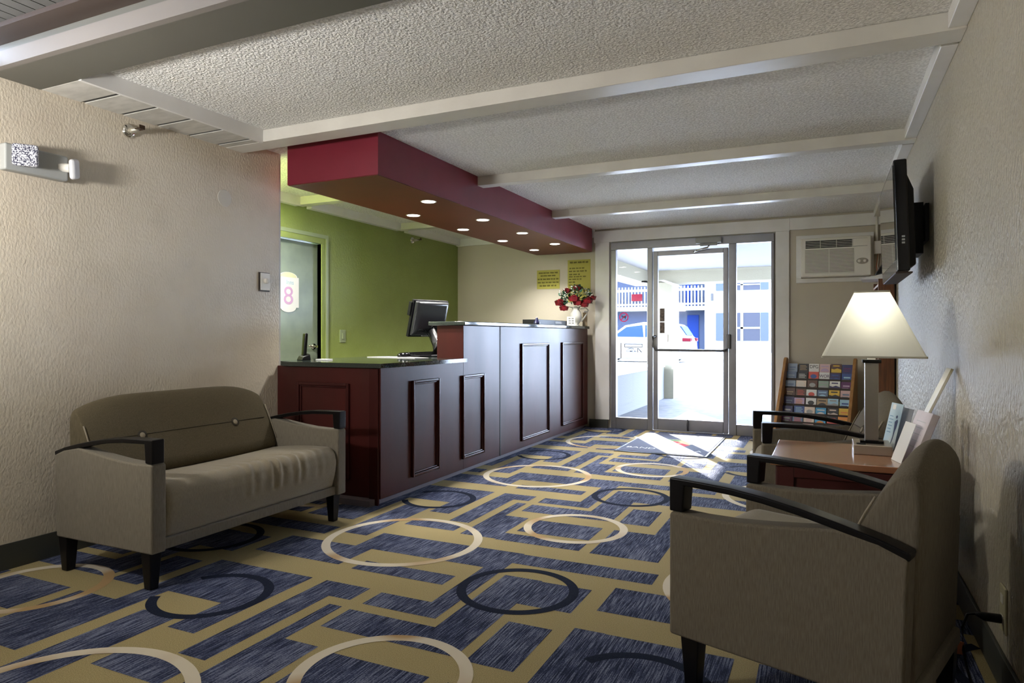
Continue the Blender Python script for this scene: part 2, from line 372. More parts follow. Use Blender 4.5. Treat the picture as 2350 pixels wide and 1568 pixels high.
struct('ceiling', MB().box(XG, XR, 2.0, YD + 0.1, ZC, ZC + 0.15), M['popcorn'], 'grey popcorn textured ceiling between white beams', 'ceiling')
cp = MB()
for k in range(60):
    x = XL + k * 0.068
    if x < XR: cp.box(x + 0.004, min(x + 0.066, XR), -3.0, 1.74, 2.445, 2.47)
cp.box(XL - .1, XR + .1, -3.0, 1.8, 2.47, 2.6)
struct('ceiling_near', cp, M['dkplank'], 'dark grey narrow board ceiling in the near corner', 'ceiling')
struct('trim_1', MB().box(XL, XR, 1.69, 1.80, 2.425, 2.60), M['brown'], 'brown band beside the dark board ceiling', 'trim')
struct('trim_2', MB().box(XL, XR, 1.80, 2.02, 2.31, 2.60), M['bigbeam'], 'wide olive grey beam crossing the ceiling nearest the camera', 'beam')
struct('trim_3', MB().box(XL, XR, 1.77, 1.80, 2.31, 2.378), mat('beige_board', (0.17, 0.155, 0.14), 0.6, spec=0.2), 'pale board along the near face of the wide beam', 'trim')
def beam(n, y, w1, w2, xl, lab):
    b = MB().box(xl, XR, y, y + w1, 2.31, ZC).box(xl, XR, y + w1, y + w1 + w2, 2.327, ZC)
    struct('trim_%d' % n, b, M['beam'], lab, 'beam', bevel=0.003)
beam(4, 3.15, 0.14, 0.05, XL, 'white painted ceiling beam nearest the red soffit end')
beam(5, 4.80, 0.10, 0.05, XG, 'second white painted ceiling beam over the middle of the lobby')
beam(6, 6.42, 0.10, 0.05, XG, 'white painted ceiling beam closest to the doors')
struct('trim_7', MB().box(-3.20, -3.18, 2.02, 3.15, 2.305, ZC), M['trimw'], 'white board edging the ceiling above the sofa wall', 'trim')
pk = MB(); y = 2.02
for k in range(6):
    pk.box(XL, -3.20, y + 0.010, min(y + 0.198, 3.15), 2.312, 2.3175); y += 0.213
struct('trim_8', pk, M['plank'], 'short grey planks between the sofa wall and the ceiling board', 'trim')
struct('trim_9', MB().box(XL, -3.20, 2.0, 3.15, 2.317, ZC), M['blackm'], 'dark gap above the short grey planks', 'trim')
struct('trim_10', MB().box(0.435, XR, 2.02, 3.15, 2.318, ZC).box(0.435, XR, 3.34, 4.80, 2.318, ZC).box(0.435, XR, 4.95, 6.42, 2.318, ZC).box(0.435, XR, 6.57, YD, 2.318, ZC), M['trimw'], 'white trim board where the ceiling meets the right wall', 'trim', bevel=0.003)
struct('trim_11', MB().box(XG, XG + 0.06, 3.55, 4.80, 2.30, ZC).box(XG, XG + 0.06, 4.95, 6.42, 2.30, ZC).box(XG, XG + 0.06, 6.57, YD, 2.30, ZC), M['trimw'], 'white trim board above the green wall', 'trim')
struct('trim_12', MB().box(XG, -2.545, 7.79, YD, 2.29, ZC), M['trimw'], 'white trim board over the yellow notices wall', 'trim')
struct('trim_13', MB().box(-2.545, -0.36, 7.785, YD, 2.225, 2.36).box(-0.36, XR, 7.79, YD, 2.235, 2.36), M['trimw'], 'white header board over the glass doors', 'trim', bevel=0.003)
struct('trim_14', MB().box(-2.53, -2.355, 7.79, YD, 0.10, 2.225), M['trimw'], 'white upright board left of the glass doors', 'trim', bevel=0.003)
struct('trim_15', MB().box(-0.50, -0.365, 7.79, YD, 0.0, 2.225), M['trimw'], 'white upright board right of the glass doors', 'trim', bevel=0.003)
struct('trim_16', MB().box(-3.63, -3.505, 3.615, 3.635, 0.0, ZC), M['plank'], 'pale edge board at the end of the sofa wall', 'trim')
struct('baseboard_left', MB().box(XL, XL + 0.008, -3.0, 3.59, 0, 0.122), M['base'], 'dark vinyl baseboard behind the sofa', 'baseboard')
struct('baseboard_right', MB().box(XR - 0.012, XR, -3.0, 7.82, 0, 0.115), M['base'], 'dark vinyl baseboard along the armchair wall', 'baseboard', bevel=0.003)
struct('baseboard_door', MB().box(-2.60, -2.37, 7.775, 7.789, 0, 0.10), M['base'], 'dark baseboard between counter and glass doors', 'baseboard')

# ------------------------------------------------------------------ glass entrance (door_1)
d1 = tag(thing('door_1', None, None, (0, 7.80, 0)), 'aluminium framed glass entrance with one leaf and two sidelights', 'door', kind='structure')
f = MB()
f.box(-2.335, -2.275, 0.0, 0.07, 0, 2.1245).box(-0.545, -0.515, 0.0, 0.07, 0, 2.1245)
f.box(-2.335, -0.515, 0.0, 0.07, 2.125, 2.215)
f.box(-1.895, -1.835, -0.01, 0.07, 0, 2.1245).box(-0.985, -0.905, -0.01, 0.07, 0, 2.1245)
f.box(-2.2745, -1.8955, 0.0, 0.06, 0, 0.135).box(-0.9045, -0.5455, 0.0, 0.06, 0, 0.12)
f.box(-1.835, -0.985, 0.0, 0.07, 0, 0.012)
f.build('door_frame', M['alu'], d1, bevel=0.004)
lf = MB().box(-1.828, -1.775, 0.0, 0.045, 0.015, 2.085).box(-1.045, -0.992, 0.0, 0.045, 0.015, 2.085)
lf.box(-1.7745, -1.0455, 0.0, 0.045, 2.03, 2.085).box(-1.7745, -1.0455, 0.0, 0.045, 0.015, 0.145)
leafo = lf.build('door_leaf', M['alu'], d1, bevel=0.004)
MB().box(-2.275, -1.895, 0.03, 0.036, 0.135, 2.125).build('side_pane', M['glass'], d1)
MB().box(-0.905, -0.545, 0.03, 0.036, 0.12, 2.125).build('side_pane', M['glass'], d1)
MB().box(-1.775, -1.045, 0.02, 0.026, 0.145, 2.03).build('pane', M['glass'], leafo)
MB().tube([(-1.80, -0.01, 1.10), (-1.82, -0.05, 1.09), (-1.82, -0.055, 0.99), (-1.79, -0.055, 0.94), (-1.06, -0.055, 0.935), (-1.02, -0.055, 0.94), (-1.0, -0.03, 0.95)], 0.013, 10).build('push_bar', M['aluD'], leafo, smooth=True)
MB().box(-1.005, -0.965, -0.05, -0.0, 0.96, 1.12).build('latch_box', M['aluD'], leafo, bevel=0.004)
MB().tube([(-1.43, -0.02, 0.02), (-1.43, -0.03, 0.10), (-1.43, -0.02, 0.15)], 0.011, 8).build('floor_bolt', M['aluD'], leafo, smooth=True)
dc = MB().box(-1.335, -1.06, -0.075, -0.005, 2.14, 2.20).box(-1.29, -1.10, -0.06, -0.01, 2.11, 2.14)
dco = dc.build('door_closer', M['greyp'], d1, bevel=0.006)
MB().tube([(-1.19, -0.05, 2.11), (-1.20, -0.09, 2.085), (-1.31, -0.10, 2.06), (-1.36, -0.03, 2.05)], 0.010, 8).build('closer_arm', M['chrome'], dco, smooth=True)

# window stickers
nd = thing('no_dogs_sticker', 'round red no dogs sticker on the left sidelight glass', 'sticker', (-2.185, 7.824, 1.325))
r = MB()
for t in range(40):
    a, b_ = 2 * PI * t / 40, 2 * PI * (t + 1) / 40
    r.quad(*[(q * math.cos(u), 0, q * math.sin(u)) for q, u in ((0.046, a), (0.056, a), (0.056, b_), (0.046, b_))])
r.quad((-0.040, 0, -0.030), (-0.034, 0, -0.037), (0.040, 0, 0.030), (0.034, 0, 0.037))
r.build('ring', M['stick'], nd)
g = MB().prism([(-0.03, 0.012), (-0.022, 0.022), (-0.012, 0.010), (0.018, 0.010), (0.026, 0.022), (0.030, 0.020), (0.024, 0.004), (0.020, -0.024), (0.014, -0.024), (0.012, -0.004), (-0.008, -0.004), (-0.012, -0.024), (-0.018, -0.024), (-0.016, 0.004)], 0.0005, 0.001, 'y')
g.build('dog', M['ink2'], nd)
dl = MB()
for k in range(2):
    zc = 1.185 - k * 0.235
os_ = thing('come_in_sticker', 'white and black COME IN sticker low on the left sidelight', 'sticker', (-2.06, 7.825, 0.955))
b = MB().box(-0.12, 0.10, -0.0004, 0, 0.046, 0.054).box(-0.12, 0.10, -0.0004, 0, 0.013, 0.020).box(-0.12, -0.112, -0.0004, 0, 0.015, 0.052).box(0.092, 0.10, -0.0004, 0, 0.015, 0.052)
b.prism([(0.035, 0.008), (0.045, 0.008), (0.095, -0.045), (0.085, -0.048)], -0.0004, 0, 'y').prism([(0.038, 0.0), (0.045, 0.0), (0.048, -0.05), (0.040, -0.05)], -0.0004, 0, 'y')
b.build('printed_frame', M['ink2'], os_)
XZ = lambda x, y, z: frame((x, y, z), (1, 0, 0), (0, 0, 1), (0, -1, 0))
lettering('OPEN', 0.030, M['ink2'], os_, XZ(-0.045, 0, -0.003), extrude=0.0002, bold=0.0012)
lettering('COME IN', 0.030, M['ink2'], os_, XZ(-0.035, 0, -0.036), extrude=0.0002, bold=0.0012)
tag(MB().box(-2.225, -2.213, 7.822, 7.826, 0.83, 1.02).build('door_sticker', M['greyp']), 'narrow grey strip sticker near the left edge of the sidelight', 'sticker')
for k, (za, zb, lab) in enumerate(((1.27, 1.42, 'upper brown photo decal on the door glass beside the left stile'), (1.135, 1.26, 'lower brown photo decal on the door glass beside the left stile'))):
    tag(MB().box(-1.755, -1.70, 7.816, 7.8195, za, zb).build('decal', mat('brown_decal', (0.05, 0.035, 0.028), 0.5, col2=(0.20, 0.14, 0.12), nscale=40)), lab, 'decal', 'photo decals on the door glass')

t = thing('door_sensor', 'small dark oval fitting on the left mullion of the entrance', 'sensor', (-1.90, 7.82, 1.735))
MB().lathe([(0.001, -0.010), (0.030, -0.007), (0.042, 0.0), (0.030, 0.012), (0.001, 0.014)], (-0.035, 0, 0), 'z', 20).build('oval_cap', M['aluD'], t, smooth=True)
MB().tube([(-0.01, 0, 0.0), (0.01, 0, 0.0)], 0.007, 8).build('stem', M['aluD'], t)

# ------------------------------------------------------------------ reception counter
XF = -2.62
ct = thing('reception_counter', 'dark cherry wood reception counter, low near end and tall far section', 'counter', (XF, 3.6, 0))
def L(b): return b.xform(Matrix.Translation((-XF, -3.6, 0)))
L(MB().box(-3.50, XF, 3.60, 4.70, 0.04, 0.893).box(-2.865, XF, 4.70, 5.36, 0.04, 1.185)).build('near_body', M['cherry'], ct, bevel=0.003)
L(MB().box(-2.865, XF + 0.002, 5.372, 7.77, 0.04, 1.185)).build('far_body', M['cherry'], ct, bevel=0.003)
L(MB().box(-3.48, -2.655, 3.53, 7.75, 0.0, 0.04)).build('toe_kick', M['toe'], ct)
L(MB().box(-2.70, XF - 0.01, 3.585, 3.60, 0.0, 0.885)).build('corner_post', M['cherry2'], ct)
L(MB().box(XF - 0.01, XF + 0.003, 5.36, 5.372, 0.04, 1.185)).build('seam', M['ink2'], ct)
def mould(axis, a0, a1, z0, z1):
    b = MB()
    for w, d, o in ((0.020, 0.020, 0.0), (0.012, 0.010, 0.020)):
        A0, A1, Z0, Z1 = a0 + o, a1 - o, z0 + o, z1 - o
        for (p, q, r_, s_) in ((A0, A0 + w, Z0, Z1), (A1 - w, A1, Z0, Z1), (A0 + w + 1e-4, A1 - w - 1e-4, Z0, Z0 + w), (A0 + w + 1e-4, A1 - w - 1e-4, Z1 - w, Z1)):
            if axis == 'x': b.box(XF, XF + d, p, q, r_, s_)
            else: b.box(p, q, 3.60 - d, 3.60, r_, s_)
    return b
for (a, b_, c_, d_) in ((3.955, 4.315, 0.117, 0.790), (4.668, 5.042, 0.123, 0.788), (5.805, 6.505, 0.105, 1.030), (6.88, 7.575, 0.119, 1.032)):
    L(mould('x', a, b_, c_, d_)).build('panel_moulding', M['cherry2'], ct, bevel=0.004)
L(mould('y', -3.31, -2.865, 0.15, 0.785)).build('panel_moulding', M['cherry2'], ct, bevel=0.004)
top = MB().box(-3.44, XF + 0.022, 3.575, 4.699, 0.893, 0.922).box(-2.864, XF + 0.022, 4.6995, 4.725, 0.893, 0.922).box(-3.62, -3.4405, 3.66, 4.699, 0.893, 0.922).box(-3.62, -2.88, 4.6995, 7.6, 0.893, 0.922)
L(top).build('low_countertop', M['granite'], ct)
L(MB().box(-2.935, XF + 0.026, 4.675, 7.775, 1.185, 1.218)).build('high_countertop', M['granite'], ct, bevel=0.006)
L(MB().box(-3.55, -3.52, 3.66, 7.6, 0.0, 0.893)).build('back_panel', M['cherry'], ct)

# items on the counter
t = thing('cordless_phone', 'black cordless phone upright in its cradle on the low counter', 'phone', (-3.50, 3.86, 0.922), -0.4)
MB().hexa([(-0.045, -0.035, 0), (0.045, -0.035, 0), (0.045, 0.04, 0), (-0.045, 0.04, 0)], [(-0.035, -0.02, 0.035), (0.04, -0.02, 0.025), (0.04, 0.035, 0.045), (-0.035, 0.035, 0.055)]).build('cradle', M['blackm'], t, bevel=0.006)
MB().hexa([(-0.022, -0.01, 0.03), (0.022, -0.01, 0.03), (0.022, 0.018, 0.03), (-0.022, 0.018, 0.03)], [(-0.028, 0.005, 0.20), (0.020, 0.005, 0.20), (0.020, 0.030, 0.20), (-0.028, 0.030, 0.20)]).build('handset', M['blackg'], t, bevel=0.010, seg=3)
tag(MB().box(-3.42, -3.32, 3.90, 3.97, 0.9225, 0.930).build('notepad', M['paper'], bevel=0.001), 'small white notepad on the dark counter beside the phone', 'notepad')
tag(MB().hexa([(-3.50, 4.62, 0.9225), (-2.96, 4.52, 0.9225), (-2.92, 4.66, 0.9225), (-3.42, 4.82, 0.9225)], [(-3.50, 4.62, 0.9265), (-2.96, 4.52, 0.9265), (-2.92, 4.66, 0.9265), (-3.42, 4.82, 0.9265)]).build('desk_pad', mat('pale_desk_pad', (0.45, 0.44, 0.46), 0.35)), 'pale flat pad under the computer mouse', 'desk pad')
t = thing('computer_mouse', 'black computer mouse on the pale pad', 'mouse', (-3.17, 4.68, 0.9268), 0.9)
mm = MB().lathe([(0.001, 0.038), (0.018, 0.036), (0.030, 0.026), (0.034, 0.012), (0.033, 0.0)], n=16); mm.v = [(v[0] * 1.75, v[1], v[2]) for v in mm.v]
mm.build('mouse_body', M['blackg'], t, smooth=True)
MB().box(0.02, 0.045, -0.004, 0.004, 0.026, 0.034).build('scroll_wheel', M['greyp'], t)
t = thing('keyboard', 'black keyboard tilted on the desk behind the tall counter end', 'keyboard', (-3.14, 4.98, 0.922), 0.0)
MB().hexa([(-0.12, -0.24, 0), (0.06, -0.20, 0), (0.06, 0.24, 0), (-0.12, 0.24, 0)], [(-0.12, -0.24, 0.03), (0.06, -0.20, 0.015), (0.06, 0.24, 0.015), (-0.12, 0.24, 0.035)]).build('keyboard_body', M['blackm'], t, bevel=0.004)
k = MB()
for i in range(5):
    for j in range(14): k.box(-0.095 + i * 0.030, -0.070 + i * 0.030, -0.20 + j * 0.031, -0.173 + j * 0.031, 0.02, 0.040 - i * 0.004)
k.build('keys', M['blackm'], t)
# monitor
t = thing('computer_monitor', 'black computer monitor seen from behind over the desk', 'monitor', (-3.17, 5.06, 0.922))
w_ = Vector((0.276, 0.961, 0)); nn = Vector((0.961, -0.276, 0)); up = (Vector((0, 0, 1)) * 0.966 + nn * 0.26).normalized(); nb = nn * 0.966 - Vector((0, 0, 1)) * 0.26
F = frame((0, 0, 0.33), w_, up, nb)
MB().box(-0.20, 0.20, -0.165, 0.165, -0.030, 0.0).xform(F).build('bezel', M['blackm'], t, bevel=0.006)
rings = []
for (sx, y0, y1, z) in ((0.19, -0.155, 0.16, 0.0), (0.185, -0.14, 0.155, 0.028), (0.16, -0.10, 0.15, 0.048), (0.13, -0.06, 0.13, 0.058)):
    rings.append([(-sx, y0, z), (sx, y0, z), (sx, y1, z), (-sx, y1, z)])
MB().loft(rings).xform(F).build('rear_shell', mat('satin_dark_plastic', (0.020, 0.021, 0.025), 0.25, spec=0.6), t, bevel=0.012, seg=3)
MB().box(-0.19, 0.19, -0.150, 0.150, -0.0325, -0.030).xform(F).build('display', M['screen'], t)
MB().box(-0.055, 0.03, -0.155, -0.140, 0.001, 0.018).xform(F).build('port_cover', M['greyp'], t)
MB().box(-0.215, -0.198, 0.02, 0.14, -0.045, -0.012).xform(F).build('card_reader', M['blackm'], t, bevel=0.003)
MB().tube([F @ Vector((0, -0.03, 0.055)), F @ Vector((0, -0.09, 0.07)), (0.09, -0.02, 0.12), (0.075, -0.02, 0.01)], [0.030, 0.034, 0.036, 0.038], 12).build('stand', mat('silver_plastic', (0.03, 0.03, 0.033), 0.3), t, smooth=True)
MB().lathe([(0.11, 0), (0.11, 0.012), (0.06, 0.02)], (0.05, 0, 0)).build('stand_base', M['blackm'], t, smooth=True)
MB().tube([F @ Vector((-0.16, -0.02, 0.03)), F @ Vector((-0.08, -0.08, 0.055)), F @ Vector((0.0, -0.15, 0.05)), (0.06, -0.03, 0.10), (0.09, -0.05, 0.03)], 0.0035, 6).build('cable', M['blackm'], t, smooth=True)
t = thing('speaker_box', 'small black box on the desk behind the tall counter end', 'speaker', (-3.0, 5.20, 0.922))
MB().box(-0.05, 0.05, -0.05, 0.05, 0, 0.12).build('cabinet', M['blackm'], t, bevel=0.006)

# tray, card, pitcher and flowers on the high ledge
t = thing('document_tray', 'low black tray on the tall counter left of the flower pitcher', 'tray', (-2.78, 6.83, 1.218))
MB().box(-0.09, 0.09, -0.42, 0.42, 0, 0.012).box(-0.09, -0.08, -0.42, 0.42, 0.01, 0.055).box(0.08, 0.09, -0.42, 0.42, 0.01, 0.055).box(-0.0799, 0.0799, -0.42, -0.41, 0.012, 0.055).box(-0.0799, 0.0799, 0.41, 0.42, 0.012, 0.055).build('tray_body', M['blackm'], t, bevel=0.002)
MB().box(0.0905, 0.0925, 0.05, 0.24, 0.018, 0.045).build('name_tag', M['paper'], t)
t = thing('paperweight', 'small dark blue glass figure in front of the black tray', 'ornament', (-2.655, 6.28, 1.218))
MB().lathe([(0.028, 0), (0.034, 0.015), (0.022, 0.035), (0.012, 0.05), (0.016, 0.06), (0.002, 0.072)], n=12).build('figure', mat('dark_blue_glass', (0.02, 0.02, 0.07), 0.08, coat=1), t, smooth=True)
t = thing('card_holder', 'small white printed card standing in front of the pitcher', 'card', (-2.655, 7.29, 1.218), 0.55)
MB().hexa([(-0.045, -0.02, 0), (0.045, -0.02, 0), (0.045, 0.02, 0), (-0.045, 0.02, 0)], [(-0.045, 0.0, 0.105), (0.045, 0.0, 0.105), (0.045, 0.008, 0.105), (-0.045, 0.008, 0.105)]).build('card', M['paper'], t)
pm = MB()
for i in range(3):
    for j in range(2):
        z = 0.022 + i * 0.027; pm.box(-0.032 + j * 0.036, -0.006 + j * 0.036, -0.0205 + z * 0.19, -0.019 + z * 0.19, z, z + 0.016)
pm.build('printed_marks', M['greyp'], t)
t = thing('pitcher', 'white ceramic pitcher painted with a red flower on the counter end', 'pitcher', (-2.70, 7.58, 1.218))
MB().lathe([(0.042, 0), (0.045, 0.008), (0.030, 0.02), (0.055, 0.055), (0.072, 0.10), (0.068, 0.145), (0.045, 0.185), (0.040, 0.20), (0.052, 0.225), (0.046, 0.222), (0.034, 0.20)]).build('body', M['ceramic'], t, smooth=True)
MB().tube([(0.045, 0.02, 0.205), (0.11, 0.05, 0.215), (0.135, 0.06, 0.19), (0.11, 0.05, 0.13), (0.06, 0.03, 0.055)], 0.009, 8).build('handle', M['ceramic'], t, smooth=True)
ps = MB()
for kk in range(7):
    a = 2 * PI * kk / 7; cx, cz = 0.022 * math.cos(a), 0.10 + 0.026 * math.sin(a)
    ps.lathe([(0.001, 0.0), (0.016, 0.001), (0.017, -0.012)], (0, 0, 0), 'y', 10).v[-30:] = [(v[0] + cx, v[1] - 0.0, v[2] + cz) for v in ps.v[-30:]]
ps.v = [(v[0], v[1] - 0.066 + 0.35 * v[0] * 0, v[2]) for v in ps.v]
ps.xform(Matrix.Rotation(-0.15, 4, 'Z')).build('painted_flower', M['redf'], t, smooth=True)
t = thing('flower_bouquet', 'red artificial roses with green leaves and white sprigs in the pitcher', 'flowers', (-2.70, 7.58, 1.43))
Lx, Ly = Vector((0.906, 0.423, 0)), Vector((0.423, -0.906, 0))
roses = [(-0.19, 0.0, 0.055, .062), (-0.15, 0.05, -0.01, .05), (-0.11, 0.02, 0.20, .045), (-0.03, 0.07, 0.10, .06), (0.02, 0.05, 0.055, .055), (0.02, 0.0, 0.23, .05), (0.14, 0.05, 0.075, .055), (0.19, 0.02, 0.115, .05), (0.10, 0.06, 0.03, .045)]
for (a, d, z, rr) in roses:
    b = MB(); c0 = Lx * a * 0.97 + Ly * d
    for ring, n_ in ((0.35, 3), (0.7, 5), (1.0, 6)):
        for q in range(n_):
            an = 2 * PI * q / n_ + ring * 2
            u = Vector((math.cos(an), math.sin(an), 0)); v_ = Vector((-math.sin(an), math.cos(an), 0))
            cc = c0 + Vector((0, 0, z)) + u * rr * ring * 0.75
            hgt = rr * (1.15 - 0.55 * ring)
            pts = [cc - v_ * rr * 0.45 - Vector((0, 0, rr * 0.35)), cc + v_ * rr * 0.45 - Vector((0, 0, rr * 0.35)), cc + v_ * rr * 0.55 + u * rr * 0.25 * ring + Vector((0, 0, hgt * .7)), cc + u * rr * 0.42 * ring + Vector((0, 0, hgt)), cc - v_ * rr * 0.55 + u * rr * 0.25 * ring + Vector((0, 0, hgt * .7))]
            b.add(pts, [(0, 1, 2, 3, 4)])
    b.lathe([(0.001, -rr * 0.5), (rr * 0.6, -rr * 0.2), (rr * 0.65, rr * 0.2), (rr * .2, rr * .7)], tuple(c0 + Vector((0, 0, z))), n=10)
    b.build('rose', M['redf'], t, smooth=False)
lv = MB(); random.seed(3)
for i in range(260):
    a = random.uniform(-0.20, 0.19); z = random.uniform(-0.0, 0.24) * (1 - abs(a) * 2.0) + 0.02; d = random.uniform(-0.03, 0.085)
    c0 = Lx * a + Ly * d + Vector((0, 0, z + 0.03)); an = random.uniform(0, 2 * PI); el = random.uniform(-0.5, 1.0)
    u = Vector((math.cos(an) * math.cos(el), math.sin(an) * math.cos(el), math.sin(el))); v_ = u.cross(Vector((0.3, 0.2, 1))).normalized(); s_ = random.uniform(0.022, 0.042)
    lv.add([c0 - u * s_, c0 + v_ * s_ * .45, c0 + u * s_, c0 - v_ * s_ * .45], [(0, 1, 2, 3)])
tag(lv.build('foliage', M['leaf'], t), kind='stuff')
wv = MB()
for i in range(60):
    a = random.choice((-0.17, -0.12, -0.03, 0.11, 0.15)) + random.uniform(-0.035, 0.035); z = random.uniform(0.13, 0.25) * (1 - abs(a) * 1.3) + 0.03; d = random.uniform(0.0, 0.09)
    c0 = Lx * a + Ly * d + Vector((0, 0, z)); s_ = random.uniform(0.005, 0.011)
    wv.lathe([(0.0005, -s_), (s_, 0), (0.0005, s_)], tuple(c0), n=6)
tag(wv.build('white_sprigs', M['whitef'], t), kind='stuff')
MB().tube([(0, 0, -0.15), (0.0, 0.0, 0.02)], 0.022, 8).tube([(0, 0, 0), tuple(Lx * -0.15 + Vector((0, 0, 0.03)))], 0.004, 6).tube([(0, 0, 0), tuple(Lx * 0.15 + Vector((0, 0, 0.06)))], 0.004, 6).build('stems', M['leaf'], t)
t = thing('pen_box', 'tall narrow beige box at the door end of the tall counter', 'box', (-2.635, 7.72, 1.218), 0.4)
MB().box(-0.028, 0.028, -0.02, 0.02, 0, 0.165).build('box_body', mat('beige_card', (0.45, 0.36, 0.24), 0.6, col2=(0.36, 0.27, 0.17), nscale=30, nstretch=(4, 4, .3)), t, bevel=0.002)
MB().box(-0.012, 0.03, -0.012, 0.012, 0.165, 0.185).build('box_contents', M['paper'], t, bevel=0.003)

# ------------------------------------------------------------------ soffit with downlights
so = thing('soffit', 'burgundy painted dropped soffit with round lights above the counter', 'soffit', (-2.9, 5.6, 2.11))
def rp(x0, x1, y0, y1, r, n=6):
    pts = [(x0, y0), (x1, y0)]
    pts += [(x1 - r + r * math.cos(a), y1 - r + r * math.sin(a)) for a in [PI / 2 * k / n for k in range(n + 1)]]
    return pts + [(x0, y1)]
MB().prism(rp(-0.385, 0.355, -2.13, 2.17, 0.06), 0.004, ZC - 2.11, 'z').build('soffit_box', M['soffit'], so)
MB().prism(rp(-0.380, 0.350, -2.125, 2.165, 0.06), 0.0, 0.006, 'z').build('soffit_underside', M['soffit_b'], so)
for (x, yy) in ((-2.71, 4.325), (-3.135, 4.765), (-2.71, 5.205), (-3.125, 5.60), (-2.705, 6.035), (-3.115, 6.44), (-2.70, 6.895), (-3.11, 7.28)):
    dlt = thing('downlight', None, 'light', (x, yy, 2.11), 0, 'recessed downlights in the red soffit')
    MB().lathe([(0.050, -0.001), (0.058, -0.003), (0.062, 0.0)], n=28).build('trim_ring', M['offw'], dlt, smooth=True)
    MB().lathe([(0.050, -0.0015), (0.001, -0.0025)], n=28).build('lens', M['down'], dlt)
    row = 'nearer the lobby side' if x > -2.9 else 'nearer the green wall'
    dlt['label'] = 'round lit downlight in the red soffit, %s row, %s' % ('front' if x > -2.9 else 'back', {4.325: 'nearest the camera', 4.765: 'nearest the camera', 5.205: 'second from the camera', 5.60: 'second from the camera', 6.035: 'third from the camera', 6.44: 'third from the camera', 6.895: 'closest to the doors', 7.28: 'closest to the doors'}[yy])
    la = bpy.data.lights.new('downlight_spot', 'SPOT'); la.energy = 12; la.spot_size = 2.2; la.spot_blend = 0.8; la.color = (1, 0.96, 0.90); la.shadow_soft_size = 0.05
    lo = bpy.data.objects.new('downlight_spot', la); C.objects.link(lo); lo.parent = dlt; lo.location = (0, 0, -0.02)

